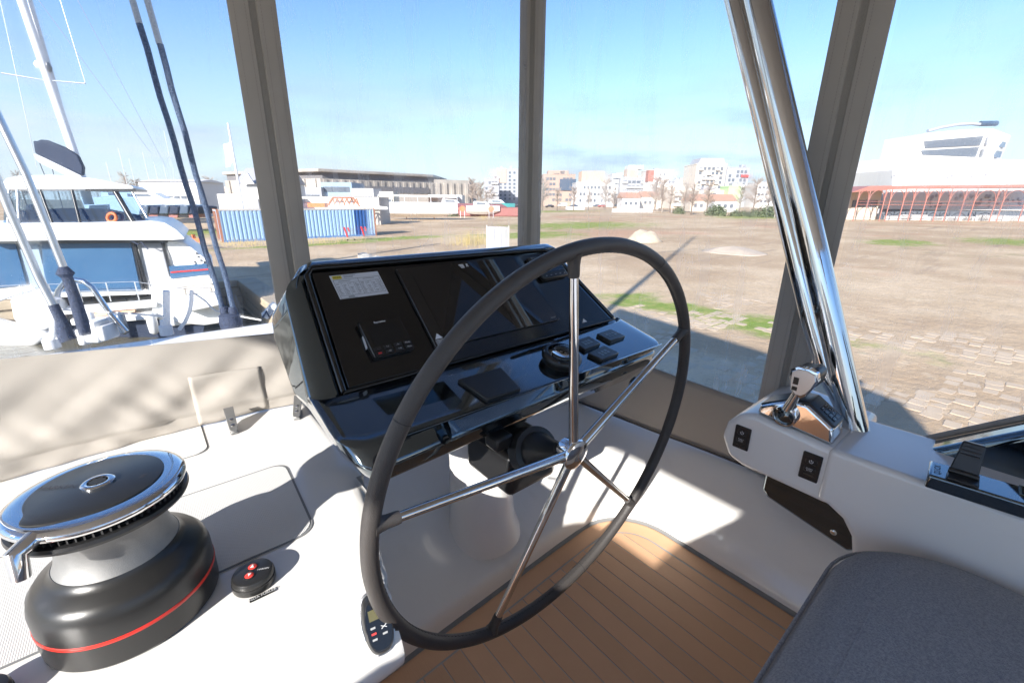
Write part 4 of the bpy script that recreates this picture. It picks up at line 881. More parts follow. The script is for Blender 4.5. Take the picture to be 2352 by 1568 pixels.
# wired remote handset on the bulkhead
hs = thing('remote_handset', 'black wired remote handset with small display below the wheel rim', 'remote', (.19, .56, -.70))
hc = gy(868, 1430, .562); hn = Vector((-.12, -.80, .58)).normalized(); hx = (X-hn*X.dot(hn)).normalized(); hy = hn.cross(hx)
hx = (hx*cos(.10)-hy*sin(.10)).normalized(); hy = hn.cross(hx)
def hsec(k, d_): return [hc+hx*(a*k)+hy*(b_*k if b_ > 0 else b_*k)+hn*d_ for a, b_ in [(.025*math.copysign(abs(cos(t))**.7, cos(t))*(1 if sin(t) > 0 else .95), .047*math.copysign(abs(sin(t))**.75, sin(t))) for t in [2*pi*i/40 for i in range(40)]]]
build(MB().loft([hsec(.90, -.030), hsec(1.0, -.022), hsec(1.03, -.010), hsec(.99, -.002), hsec(.97, .0), hsec(.93, .006), hsec(.86, .010)]), 'body', 'black_plastic', hs, smooth=40)
build(MB().loft([hsec(.80, .0098), hsec(.79, .0108)]), 'face', 'black_panel', hs)
for k in (-.012, -.004): build(MB().tube(hsec(1.022, k), .0016, 8, closed=True), 'side_rib', 'alloy', hs, smooth=60)
def hq(a, b_, d_=.011): return hc+hx*a*.86+hy*b_*.86+hn*d_
build(MB().prism([hq(-.016, .010), hq(.016, .010), hq(.016, .029), hq(-.016, .029)], hn*.0006), 'display', 'lcd', hs)
for a, b_, m_ in ((-.012, -.002, 'grey_print'), (-.012, -.012, 'red_button'), (-.012, -.022, 'grey_print'), (.008, -.018, 'grey_print')):
    build(MB().prism([hq(a-.0045, b_-.0018), hq(a+.0045, b_-.0018), hq(a+.0045, b_+.0018), hq(a-.0045, b_+.0018)], hn*.0006), 'key', m_, hs)
for sg_ in (1, -1): build(MB().tube([hq(.003, -.006-.004*sg_+sg_*.001, .0116), hq(.008, -.006+.0005*sg_, .0116), hq(.013, -.006-.004*sg_+sg_*.001, .0116)], .0006, 5), 'arrow_mark', 'white_print', hs)
build(MB().tube([hc+hx*.016+hy*.058-hn*.01, hc+hx*.022+hy*.085-hn*.022, hc+hx*.02+hy*.10-hn*.06], .0035, 8), 'cable', 'rubber', hs, smooth=60)
build(MB().fbox(hc, hx, hy, hn, (-.02, .02), (-.03, .035), (-.075, -.026)), 'holder', 'black_plastic', hs, bevel=.006)

# ================================================================== LINES AND FITTINGS ON OUR OWN DECK
CRZ = -.87
def tdist(px, py, c): return gh(px, py, c)
sheet_blk = thing('rope_pair', 'pair of thick blue and white flecked lines rising from deck block', 'rope', gz(533, 752, CRZ))
bb = gz(533, 752, CRZ); cdist = bb.dot(hd)
for k, ((x0, y0), (x1, y1), yw) in enumerate((((304, 0), (519, 735), 55), ((338, 0), (544, 732), 102))):
    a, b_ = gh(x0, y0, cdist), gh(x1, y1, cdist); top = a+(a-b_)*.6; sw = gh(x0+(x1-x0)*yw/735, yw, cdist); wv = lambda t: a.lerp(b_, t)
    rp = [sw.lerp(b_, i/14)+rt*(.004*sin(i*1.7+k)) for i in range(15)]
    build(MB().tube(rp, .0165, 12), 'flecked_line', 'rope_blue', sheet_blk, smooth=60)
    build(MB().tube([top, a, sw], .0165, 12), 'white_splice', 'rope_white', sheet_blk, smooth=60)
build(MB().lathe([(.055, -.03), (.068, .0), (.072, .05), (.066, .09), (.045, .105)], 24, bb+Vector((0, 0, .0))), 'block', 'rope_navy', sheet_blk, smooth=40)
build(MB().lathe([(.025, .09), (.03, .12), (.022, .15)], 14, bb+rt*-.03), 'swivel', 'rope_navy', sheet_blk, smooth=40)
build(MB().lathe([(.025, .09), (.03, .12), (.022, .15)], 14, bb+rt*.03), 'swivel', 'rope_navy', sheet_blk, smooth=40)
def pole_line(pts, r, nm, m, label, cat, c, low=None):
    P = [gh(x, y, c) for x, y in pts]; P = [P[0]+(P[0]-P[1])*.8]+P
    o = thing(nm, label, cat, P[-1]); build(MB().tube(P, r, 16), 'tube', m, o, smooth=60)
    if low: build(MB().tube([gh(x, y, c) for x, y in low[0]], low[1], 16), 'dark_sleeve', 'rope_navy', o, smooth=60)
    return o
c1 = gz(150, 795, CRZ).dot(hd)
o1 = pole_line([(-30, 215), (60, 402), (140, 600), (156, 640)], .019, 'rigging_pole', 'alloy', 'grey alloy tube leaning at the left with dark foot, right one of two', 'pole', c1, ([(146, 615), (170, 680), (188, 738), (196, 768)], [.024, .028, .032, .028]))
build(MB().lathe([(.02, -.03), (.042, 0), (.02, .04)], 16, gh(150, 628, c1)), 'collar', 'rope_navy', o1, smooth=40)
o2 = pole_line([(-40, 330), (20, 480), (90, 640), (122, 700)], .020, 'rigging_pole', 'alloy', 'grey alloy tube leaning at the left with dark foot, left one of two', 'pole', c1-.05, ([(122, 700), (140, 735), (150, 770), (158, 782)], [.024, .027, .038, .042]))
rl = thing('grab_arch', 'bent stainless handrail arch on the deck edge left of the posts', 'handrail', gz(290, 760, CRZ))
c2 = gz(290, 765, CRZ).dot(hd)
build(MB().tube([gh(x, y, c2) for x, y in ((128, 700), (134, 668), (148, 648), (168, 641), (192, 646), (212, 660), (228, 684), (250, 716), (272, 742), (290, 762))], .0165, 16), 'rail', 'stainless', rl, smooth=60)
dl = thing('deck_hatch_box', 'small white plastic box fitting on our deck edge', 'fitting', gz(225, 775, CRZ))
for (x0, x1, y0, y1) in ((196, 212, 752, 778), (212, 244, 735, 772), (244, 258, 745, 768)):
    a, b_ = gh((x0+x1)/2, y1, c2-.05), gh((x0+x1)/2, y0, c2-.05); build(MB().fbox(a, rt, hd, Z, (-(x1-x0)/2*c2/1000, (x1-x0)/2*c2/1000), (-.06, .06), (-.03, (b_-a).z)), 'moulding', 'gelcoat_far', dl, bevel=.012)
c3 = gz(120, 790, CRZ).dot(hd)+.1
def stanchion(px, y0, y1, c, label, r=.020):
    a, b_ = gh(px[0], y1, c), gh(px[1], y0, c); o = thing('stanchion', label, 'stanchion', a, 'white stanchions on our deck edge')
    build(MB().tube([a-Z*.05, b_], r, 14), 'tube', 'alloy_white', o, smooth=60); build(MB().lathe([(r*1.9, -.05), (r*1.9, .01), (r*1.3, .02), (r*1.1, .05)], 16, a), 'socket', 'alloy_white', o, smooth=40)
    return a, b_
s1 = stanchion((116, 128), 685, 782, c3, 'white stanchion standing left of the two leaning poles', .022)
s2 = stanchion((380, 382), 668, 752, c3+.15, 'white stanchion between the handrail arch and the flecked lines', .020)
cr_ = thing('curved_stanchion', 'bent white tube right of the middle stanchion', 'stanchion', gz(415, 745, CRZ))
build(MB().tube([gh(x, y, c3+.2) for x, y in ((440, 668), (440, 690), (436, 715), (426, 738), (412, 756))], .012, 12), 'tube', 'alloy_white', cr_, smooth=60)
def rope(pts, c, r, m, nm, label):
    P = [gh(x, y, c) for x, y in pts]; P = [Vector(q) for q in catmull([tuple(p) for p in P], 6)]
    return build(MB().tube(P, r, 8), nm, m, smooth=60, label=label, cat='rope')
rope([(-30, 722), (40, 752), (100, 772), (150, 778)], c3, .010, 'rope_plain', 'mooring_line', 'white rope sagging in at the left edge to the pole foot')
rope([(85, 706), (180, 714), (280, 719), (378, 727)], c3+.05, .006, 'rope_plain', 'lifeline', 'thin white lifeline from the left stanchion to the middle one')
rope([(440, 670), (470, 690), (500, 716), (560, 728), (600, 735)], c3+.3, .006, 'rope_plain', 'lifeline', 'thin white line running right from the bent tube')
rope([(-20, 698), (30, 680), (70, 668), (110, 655)], c3, .004, 'wire', 'guard_wire', 'thin grey wire crossing the white hull at far left')
fd = thing('fender_cluster', 'white cleat and knotted blue line on deck beside the left canvas post', 'rope', gh(625, 720, 3.4))
for k in range(5): build(MB().lathe([(.005, -.035), (.034, -.012), (.034, .012), (.005, .035)], 14, gh(612+8*k, 722-7*(k % 3)-4*k*.5, 3.3)), 'white_bobble', 'gelcoat_far', fd, smooth=60)
build(MB().tube([gh(x, y, 3.25) for x, y in ((604, 728), (612, 715), (620, 730), (628, 714), (636, 728), (644, 712), (652, 726))], .009, 8), 'knotted_line', 'rope_blue', fd, smooth=60)
# ================================================================== NEIGHBOURING CATAMARAN
random.seed(5)
CC = 14.0
def cq(px, py, dc=0.0): return gh(px, py, CC+dc)
cat = thing('moored_catamaran', 'white flybridge catamaran moored across the basin at the left', 'boat', Vector((cq(200, 700).x, cq(200, 700).y, WATER)))
WDR = hd*.83-rt*.56
def slab(pts, dc, w_, nm, m, bevel=None, parent=cat, **k): return build(MB().prism([cq(x, y, dc) for x, y in pts], WDR*w_), nm, m, parent, bevel=bevel, **k)
slab([(4, 420), (14, 410), (40, 404), (120, 402), (210, 410), (300, 426), (312, 434), (300, 436), (10, 436)], 0.2, 3.6, 'hardtop', 'gelcoat_far', bevel=.05)
slab([(196, 434), (312, 434), (312, 439), (196, 439)], .15, 3.6, 'hardtop_edge', 'black_plastic')
slab([(-60, 514), (200, 512), (345, 508), (378, 512), (405, 528), (424, 546), (424, 550), (395, 552), (150, 552), (-60, 556)], -.2, 4.6, 'flybridge_coaming', 'gelcoat_far', bevel=.05)
for (x0, y0, x1, y1, m_, r) in ((92, 436, 120, 512, 'black_plastic', .035), (165, 436, 184, 512, 'black_plastic', .04), (264, 438, 306, 510, 'black_plastic', .075), (302, 438, 338, 500, 'alloy', .03), (40, 436, 44, 512, 'alloy', .04), (20, 436, 18, 512, 'alloy', .03)):
    build(MB().tube([cq(x0, y0, .25), cq(x1, y1, .05)], r, 10), 'enclosure_post', m_, cat, smooth=60)
slab([(10, 438), (300, 438), (336, 500), (345, 510), (8, 512)], .22, .02, 'clear_curtain', 'clear_blue')
slab([(30, 484), (150, 478), (250, 480), (330, 496), (336, 510), (20, 512)], .5, .05, 'canvas_dodger', 'sail_cover')
slab([(60, 470), (72, 470), (78, 512), (58, 512)], 1.6, .5, 'fly_seat', 'sail_cover'); slab([(205, 472), (245, 470), (250, 512), (200, 512)], 1.8, .6, 'fly_console', 'gelcoat_far')
build(MB().tube([cq(257+10*cos(a), 500+10*sin(a), .12)+Vector((0, 0, .0)) for a in [2*pi*i/24 for i in range(24)]], .045, 10, closed=True), 'life_ring', 'orange', cat, smooth=60)
# saloon
slab([(-60, 552), (392, 550), (425, 640), (430, 672), (-60, 690)], .5, 4.0, 'saloon_wall', 'gelcoat_far')
slab([(95, 558), (300, 556), (318, 640), (325, 668), (120, 672), (100, 640)], .42, .05, 'saloon_window', 'glass_tint', bevel=.02)
slab([(322, 556), (372, 554), (398, 648), (345, 655)], .42, .05, 'saloon_window', 'wall_grey', bevel=.02)
slab([(-50, 560), (35, 560), (62, 655), (-50, 668)], .42, .05, 'saloon_window', 'glass_tint', bevel=.02)
slab([(42, 560), (86, 560), (112, 660), (72, 662)], .42, .05, 'saloon_window', 'wall_blue', bevel=.02)
for (x0, x1) in ((308, 338), (306, 330), (372, 400)): build(MB().tube([cq(x0, 553, .38), cq(x1, 664, .38)], .045, 8), 'window_mullion', 'black_plastic', cat, smooth=60)
slab([(92, 553), (385, 551), (385, 558), (92, 560)], .3, .1, 'window_shade', 'black_plastic')
# bulwark, deck and near hull
slab([(20, 686), (105, 680), (140, 700), (150, 745), (100, 760), (60, 764), (30, 735)], -.1, .9, 'stern_quarter', 'gelcoat_far', bevel=.12)
slab([(140, 712), (360, 695), (360, 706), (140, 724)], -.05, .7, 'deck_rail', 'gelcoat_far', bevel=.03)
slab([(170, 722), (310, 706), (310, 716), (170, 733)], .05, .6, 'teak_step', 'teak')
slab([(160, 735), (355, 720), (362, 733), (165, 748)], -.1, 1.0, 'rub_rail', 'gelcoat_far', bevel=.03)
slab([(345, 656), (425, 648), (445, 700), (455, 745), (380, 752), (350, 720)], .1, 1.6, 'cockpit_side', 'gelcoat_far', bevel=.08)
slab([(120, 748), (360, 735), (470, 745), (460, 800), (300, 830), (100, 836)], .35, 1.4, 'hull_painted_shade', 'sail_cover')  # white hull drawn near-black here; its shade is put into the colour
slab([(-60, 735), (60, 768), (110, 775), (60, 815), (-60, 840)], -.6, 1.2, 'hull', 'gelcoat_far', bevel=.2)
# bow section
slab([(378, 552), (424, 556), (470, 592), (492, 616), (480, 640), (440, 648), (410, 628)], .3, 3.6, 'cabin_front', 'gelcoat_far', bevel=.06)
slab([(384, 640), (480, 628), (500, 690), (512, 742), (470, 748), (400, 742)], .0, 1.0, 'bow_hull', 'gelcoat_far', bevel=.06)
slab([(388, 612), (478, 606), (481, 630), (392, 640)], -.05, .3, 'hull_window', 'glass_tint'); slab([(392, 624), (480, 617), (480, 620), (392, 627)], -.08, .02, 'red_stripe', 'red_paint')
slab([(402, 648), (492, 640), (494, 650), (404, 660)], -.08, .4, 'teak_walkway', 'rope_plain'); slab([(405, 664), (496, 655), (499, 668), (407, 678)], -.10, .4, 'side_step', 'wall_beige')
slab([(395, 700), (506, 690), (508, 702), (440, 716), (405, 718), (394, 708)], -.8, 1.8, 'bathing_platform', 'gelcoat_far', bevel=.06)
for (x, y) in ((452, 582), (456, 590), (462, 598), (482, 594), (448, 602), (470, 602)): build(MB().lathe([(.035, 0), (.03, .02)], 10, cq(x, y, .28), -hd), 'deck_fitting', 'car_dark', cat)
# rig
MC = 2.2
mst = build(MB().tube([cq(28, -60, MC), cq(170, 352, MC), cq(205, 470, MC)], [.11, .13, .14], 14), 'mast', 'alloy_white', cat, smooth=60)
build(MB().tube([cq(62, -20, MC+.3), cq(118, 170, MC+.25), cq(190, 420, MC+.1)], .065, 10), 'furled_stay', 'alloy_white', mst, smooth=60)
build(MB().tube([cq(4, 168, MC), cq(100, 184, MC), cq(196, 192, MC)], .022, 8), 'spreader', 'wire', mst, smooth=60)
build(MB().lathe([(.04, -.14), (.09, 0), (.05, .14)], 12, cq(112, 155, MC)), 'radar_bracket', 'car_dark', mst, smooth=60)
build(MB().lathe([(.05, -.10), (.10, 0), (.04, .10)], 12, cq(86, 148, MC)), 'mast_light', 'gelcoat_far', mst, smooth=60)
slab([(75, 352), (96, 360), (188, 404), (190, 414), (170, 412), (86, 372)], MC-.25, .35, 'boom', 'alloy_white', bevel=.06)
slab([(75, 322), (84, 325), (92, 320), (110, 322), (150, 338), (178, 356), (191, 384), (190, 404), (150, 386), (80, 352)], MC-.22, .40, 'sail_bag', 'sail_cover', bevel=.09)
for (x0, y0, x1, y1) in ((0, 0, 85, 385), (88, 0, 345, 350), (178, 0, 382, 385), (138, 0, 196, 190), (95, 10, 115, 205), (160, 205, 205, 380), (196, 192, 205, 400), (4, 168, 20, 400)):
    build(MB().tube([cq(2*x0-x1, 2*y0-y1, MC) if y0 == 0 else cq(x0, y0, MC), cq(x0, y0, MC), cq(x1, y1, MC)], .009, 5), 'stay', 'wire', mst)
for (x0, y0, x1, y1) in ((90, 372, 118, 440), (118, 380, 150, 500)): build(MB().tube([cq(x0, y0, MC), cq(x1, y1, MC)], .012, 5), 'boom_tackle', 'rope_navy', cat)
# more masts a long way off in the basin
for i, (x, y0, c) in enumerate(((300, 340, 120), (318, 365, 150), (352, 350, 140), (372, 372, 160), (392, 378, 170), (265, 372, 110), (410, 300, 130))):
    a, b_ = gh(x, 455, c), gh(x-14, y0, c); b_ = Vector((a.x, a.y, b_.z)); o = thing('distant_mast', '%s slim far-off yacht mast from the left in the basin' % ('second third fourth fifth sixth first seventh'.split()[i]), 'mast', Vector((a.x, a.y, WATER)), 'far masts in the basin')
    build(MB().tube([Vector((a.x, a.y, WATER+1)), b_], .045, 8), 'spar', 'alloy_white', o); build(MB().box((a.x, a.y, a.z+(b_.z-a.z)*.6), (1.4, .05, .05)), 'spreader', 'wire', o)
    build(MB().loft([[Vector((a.x, a.y, WATER))+rt*s_*f+hd*wd*g_+Z*h for f, g_, h in ((-4, 1, .9), (4.6, .2, 1.1), (4.6, -.2, 1.1), (-4, -1, .9))] for s_, wd, h0 in ((1, 1.2, 0), (.9, 1.0, 0))]), 'hull', 'gelcoat_far', o)

for i, x in enumerate((60, 125, 190, 255, 320, 430, 490)):
    y1 = 700-.03*x+(18 if x > 400 else 0); a = cq(x, y1, -.15); build(MB().tube([a, a+Z*.62], .018, 6), 'rail_post', 'alloy', cat)
for dz in (.36, .62): build(MB().tube([cq(x, 700-.03*x+(18 if x > 400 else 0), -.15)+Z*dz for x in (-40, 60, 125, 190, 255, 320, 430, 490)], .010, 5), 'guard_wire', 'wire', cat)
for k in range(3): build(MB().lathe([(.02, -.38), (.13, -.30), (.14, 0), (.13, .30), (.02, .38)], 12, cq(210+70*k, 742, -.55)), 'fender', 'car_blue' if k % 2 else 'gelcoat_far', cat, smooth=60)
build(MB().box(cq(215, 600, 1.2), (1.6, .6, .7)), 'saloon_table', 'gelcoat_far', cat); build(MB().tube([cq(x, y, -.1) for x, y in ((300, 552), (318, 562), (324, 556), (340, 572))], .02, 6), 'hanging_line', 'rope_navy', cat)
# ================================================================== QUAYSIDE YARD
random.seed(21)
def at(px, py): return gz(px, py, GROUND)
# --- blue shipping container
ctr = thing('shipping_container', 'long faded blue corrugated shipping container with rusty corners', 'container', at(700, 550))
e0, e1 = at(510, 557), at(866, 541); L = (e1-e0).length; cxv = (e1-e0)/L; cnv = Z.cross(cxv); H = 2.55; Wd = 2.44
def cpt(a, b_, z): return e0+cxv*a+cnv*b_+Z*z
rows = []; npit = 40
for i in range(npit):
    a0_ = .16+(L-.32)*i/npit; p_ = (L-.32)/npit
    for f, d_ in ((0, 0), (.25, 0), (.36, .055), (.72, .055), (.83, 0)): rows.append((a0_+p_*f, d_))
rows.append((L-.16, 0))
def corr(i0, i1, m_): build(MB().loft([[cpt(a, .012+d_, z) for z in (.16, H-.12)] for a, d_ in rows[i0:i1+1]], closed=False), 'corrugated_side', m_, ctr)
n5 = len(rows)-1
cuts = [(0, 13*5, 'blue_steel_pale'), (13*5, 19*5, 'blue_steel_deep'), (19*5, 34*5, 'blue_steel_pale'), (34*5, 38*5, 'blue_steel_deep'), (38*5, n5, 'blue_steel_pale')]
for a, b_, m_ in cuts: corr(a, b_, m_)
build(MB().fbox(e0, cxv, cnv, Z, (.16, L-.16), (.075, Wd), (.16, H-.10)), 'inner_box', 'blue_steel', ctr)
build(MB().fbox(e0, cxv, cnv, Z, (.0, L), (.02, Wd), (H-.098, H-.06)), 'roof', 'concrete_light', ctr)
for a in (0, L-.16):
    for b_ in (0, Wd-.16): build(MB().fbox(e0, cxv, cnv, Z, (a, a+.16), (b_, b_+.16), (0, H)), 'corner_post', 'rust', ctr)
build(MB().fbox(e0, cxv, cnv, Z, (.16, L-.16), (0, .06), (H-.12, H)), 'top_rail', 'concrete_light', ctr); build(MB().fbox(e0, cxv, cnv, Z, (.16, L-.16), (0, .06), (.0, .16)), 'bottom_rail', 'blue_steel', ctr)
build(MB().fbox(e0, cxv, cnv, Z, (-.004, -.0), (.16, Wd-.16), (.1, H-.1)), 'door_end', 'blue_steel_pale', ctr)
for k in range(4): build(MB().fbox(e0, cxv, cnv, Z, (-.05, -.01), (.4+.5*k, .44+.5*k), (.15, H-.15)), 'lock_rod', 'rust', ctr)
# --- two red-handled shopping trolleys
for i, (px, py, lab) in enumerate(((800, 552, 'wire shopping trolley with red plastic ends, left one by the container'), (838, 550, 'wire shopping trolley with red plastic ends, right one by the container'))):
    b0 = at(px, py)-cnv*.3; t = thing('shopping_trolley', lab, 'trolley', b0, 'trolleys beside the blue container'); u_ = cxv; v_ = -cnv
    bm_ = MB()
    for k in range(9): bm_.tube([b0+u_*(-.25+.09*k)+Z*(.35+.02*k), b0+u_*(-.32+.10*k)+Z*.95], .012, 5)
    for z in (.40, .6, .8, .95): bm_.tube([b0+u_*-.3+Z*z, b0+u_*.52+Z*z], .012, 5); bm_.tube([b0+u_*-.3+v_*.45+Z*z, b0+u_*.52+v_*.45+Z*z], .012, 5)
    build(bm_, 'basket', 'wire', t)
    build(MB().prism([b0+u_*a+Z*z for a, z in ((-.42, 1.12), (-.28, 1.12), (-.08, .30), (-.20, .30))], v_*.05), 'red_end', 'red_button', t)
    build(MB().prism([b0+u_*a+v_*.4+Z*z for a, z in ((-.24, 1.10), (-.12, 1.12), (-.02, .80), (-.12, .72))], v_*.05), 'red_end', 'red_button', t)
    build(MB().tube([b0+u_*-.2+Z*.3, b0+u_*.3+Z*.22, b0+u_*.5+Z*.05], .02, 6), 'frame', 'wire', t)
    for k in (-.15, .45): build(MB().lathe([(.06, -.02), (.06, .02)], 12, b0+u_*k+Z*.06, v_), 'wheel', 'tyre', t)
# --- white mesh panel, weeds, sand heaps, debris
fp0, fp1 = at(1118, 590), at(1170, 592); wd = (fp1-fp0); pn = thing('fence_panel', 'pale grey temporary panel standing alone on the yard', 'panel', (fp0+fp1)/2); ht = (gh(1118, 519, fp0.dot(hd))-fp0).z; wn = wd.normalized(); wq = Z.cross(wn)
build(MB().fbox(fp0, wn, wq, Z, (.04, wd.length-.04), (0, .03), (.08, ht-.03)), 'sheet', 'roof_grey', pn)
for a in (0, wd.length-.07): build(MB().fbox(fp0, wn, wq, Z, (a, a+.07), (-.03, .05), (-.05, ht+.05)), 'post', 'concrete_light', pn)
for a in (.3, .62): build(MB().tube([fp0+wn*wd.length*a-wq*.01+Z*.1, fp0+wn*wd.length*(a+.06)-wq*.01+Z*(ht-.05)], .012, 5), 'wire_tie', 'wire', pn)
def heap(px0, px1, pt, pb, m_, label, ns):
    a, b_ = at(px0, pb), at(px1, pb); c = (a+b_)/2; r = (b_-a).length/2; h = (gh((px0+px1)/2, pt, c.dot(hd))-c).z; o = MB(); c = c+hd*r*.4
    rings = [[c+Vector((cos(t)*r*f*(1+.4*(vnoise(cos(t)*2+ns, sin(t)*2+f*3)-.5)), sin(t)*r*f*(1+.18*(vnoise(t*2, f*3+ns)-.5)), h*g_*(1+.5*(vnoise(cos(t)*3*f+ns+5, sin(t)*3*f)-.5))-.02)) for t in [2*pi*i/40 for i in range(40)]] for f, g_ in ((1.05, 0), (.9, .16), (.72, .42), (.52, .70), (.30, .90), (.12, .99), (.01, 1.0))]
    build(o.loft(rings), 'sand_heap', m_, smooth=180, label=label, cat='heap')
heap(1443, 1525, 527, 556, 'sand', 'pale rounded heap of sand crossed by the mast shadow', 1.0)
heap(1630, 1765, 568, 583, 'rubble', 'low broad mound of gravel right of the sand heap', 4.0)
rub = MB()
for i in range(260):
    t = random.random(); p = at(830+t*150+random.uniform(-8, 8), 588+t*30+random.uniform(-4, 5)); s_ = random.uniform(.08, .28)
    rub.box(p+Z*s_*.2, (s_, s_*random.uniform(.6, 1), s_*.6), Matrix.Rotation(random.uniform(0, 3), 3, 'Z'))
build(rub, 'rubble_line', 'concrete_light', label='line of broken pale rubble on the ground below the container', cat='rubble', kind='stuff')
wd_ = MB()
for i in range(900):
    cx_, cy_, sp = random.choice(((1085, 560, 22), (1085, 560, 22), (730, 556, 60), (560, 562, 30), (1110, 500, 8), (1480, 484, 120))); p = at(cx_+random.gauss(0, sp), cy_+random.gauss(0, 4)); h = random.uniform(.15, .6)*(1 if cx_ != 1085 else 2.0); dx = random.uniform(-.15, .15)
    wd_.add([p+rt*-.012, p+rt*.012, p+rt*dx+Z*h], [(0, 1, 2)])
build(wd_, 'dry_weeds', 'dry_grass', label='dry weeds standing in the yard', cat='weeds', kind='stuff')
# --- flag pole with small flag
fb = gh(556, 468, 45.0); fp = thing('flag_pole', 'slim white flagpole with limp cream flag left of the canvas post', 'flagpole', Vector((fb.x, fb.y, GROUND))); ftop = gh(519, 283, 45.0).z
build(MB().tube([Vector((fb.x, fb.y, GROUND)), Vector((fb.x, fb.y, ftop))], [.13, .08], 10), 'pole', 'gelcoat_far', fp)
build(MB().grid(lambda u, v: Vector((fb.x, fb.y, ftop-1.5-1.9*v-.5*u))-rt*(.85*u+.05)+hd*(.2*sin(u*7+v*3)), 8, 6), 'flag', 'rope_plain', fp, smooth=180)
# --- small yard things near the catamaran bow
for i, (px, py, col, lab) in enumerate(((437, 560, 'orange', 'orange and white work barrier behind the catamaran bow'), (455, 565, 'orange', 'orange road cone right behind the flecked lines'))):
    p = at(px, py+8); o = thing('work_barrier', lab, 'barrier', p)
    build(MB().fbox(p, rt, hd, Z, (-.5, .5), (-.04, .04), (.5, .75)), 'board', col, o)
    for k in (-.4, .4): build(MB().fbox(p+rt*k, rt, hd, Z, (-.04, .04), (-.15, .15), (0, .9)), 'leg', 'wall_white' if k < 0 else col, o)
# --- cars and vans
def car(px, py, yaw, m_, label, sc=1.0, van=False):
    p = at(px, py); t = thing('parked_car', label, 'car', p, 'cars parked around the yard'); f = rt*cos(yaw)+hd*sin(yaw); s_ = Z.cross(f)
    prof = [(-2.1, .3), (-2.1, .75), (-1.9, .85), (-1.0, .92), (-.35, 1.42), (1.0, 1.45), (1.75, 1.0), (2.05, .9), (2.1, .35)] if not van else [(-2.6, .35), (-2.6, .9), (-2.2, 1.1), (-1.6, 1.9), (2.4, 2.0), (2.5, .35)]
    low = [(-2.1, .3), (-2.1, .75), (-1.9, .85), (-1.0, .92), (1.75, 1.0), (2.05, .9), (2.1, .35)] if not van else prof
    build(MB().prism([p+f*a*sc+Z*b_*sc-s_*.85*sc for a, b_ in low], s_*1.7*sc), 'body', m_, t, bevel=.1*sc)
    if not van: build(MB().loft([[p+f*a*sc+Z*b_*sc+s_*q*sc for a, b_ in ((-1.0, .93), (1.7, 1.0), (.95, 1.42), (-.4, 1.40))] for q in (-.74, .74)]), 'glasshouse', 'glass_far', t, bevel=.05*sc); build(MB().prism([p+f*a*sc+Z*b_*sc-s_*.66*sc for a, b_ in ((-.42, 1.405), (.96, 1.425), (.9, 1.46), (-.3, 1.45))], s_*1.32*sc), 'roof', m_, t)
    else: build(MB().prism([p+f*a*sc+Z*b_*sc-s_*.87*sc for a, b_ in ((-2.1, 1.15), (-1.6, 1.75), (-.8, 1.78), (-.8, 1.15))], s_*1.74*sc), 'windscreen', 'glass_far', t)
    for a in (-1.3, 1.35):
        for q in (-.82, .82): build(MB().lathe([(.32*sc, -.1*sc), (.33*sc, 0), (.32*sc, .1*sc)], 16, p+f*a*sc+s_*q*sc+Z*.32*sc, s_), 'wheel', 'tyre', t)
car(888, 481, .1, 'car_blue', 'grey-blue estate car parked just right of the blue container')
car(1168, 479, .4, 'car_white', 'white car beyond the middle of the field, left of the centre post')
car(1182, 478, .8, 'car_dark', 'dark car next to the white one left of the centre post')
car(1262, 477, .2, 'car_dark', 'dark car half hidden right behind the centre post')
car(1292, 475, -.2, 'car_white', 'white van with blue door right of the centre post', 1.0, True)
car(1318, 476, .1, 'car_blue', 'blue car left of the first white barrier')
car(1370, 475, .3, 'car_blue', 'blue car between the two long white barriers'); car(1382, 476, .2, 'car_red', 'red car beside the blue one between the white barriers')
car(396, 482, .2, 'car_dark', 'dark car in the boatyard above the blue hull tarpaulin')
car(590, 462, .2, 'car_dark', 'dark car seen over the left end of the container')
for i, (x0, x1, y, lab) in enumerate(((1299, 1343, 482, 'short white concrete barrier at the far edge of the field'), (1405, 1498, 488, 'long white concrete barrier at the far edge of the field'))):
    a, b_ = at(x0, y), at(x1, y); d = (b_-a).normalized(); q = Z.cross(d); o = thing('road_barrier', lab, 'barrier', (a+b_)/2); Lb = (b_-a).length; k = max(2, round(Lb/4))
    for j in range(k): build(MB().loft([[a+d*(Lb*(j+e_)/k+(.06 if e_ == 0 else -.06))+q*u+Z*h for u, h in ((-.3, 0), (-.1, .4), (-.08, 1.1), (.08, 1.1), (.1, .4), (.3, 0))] for e_ in (0, 1)]), 'block', 'wall_white', o)
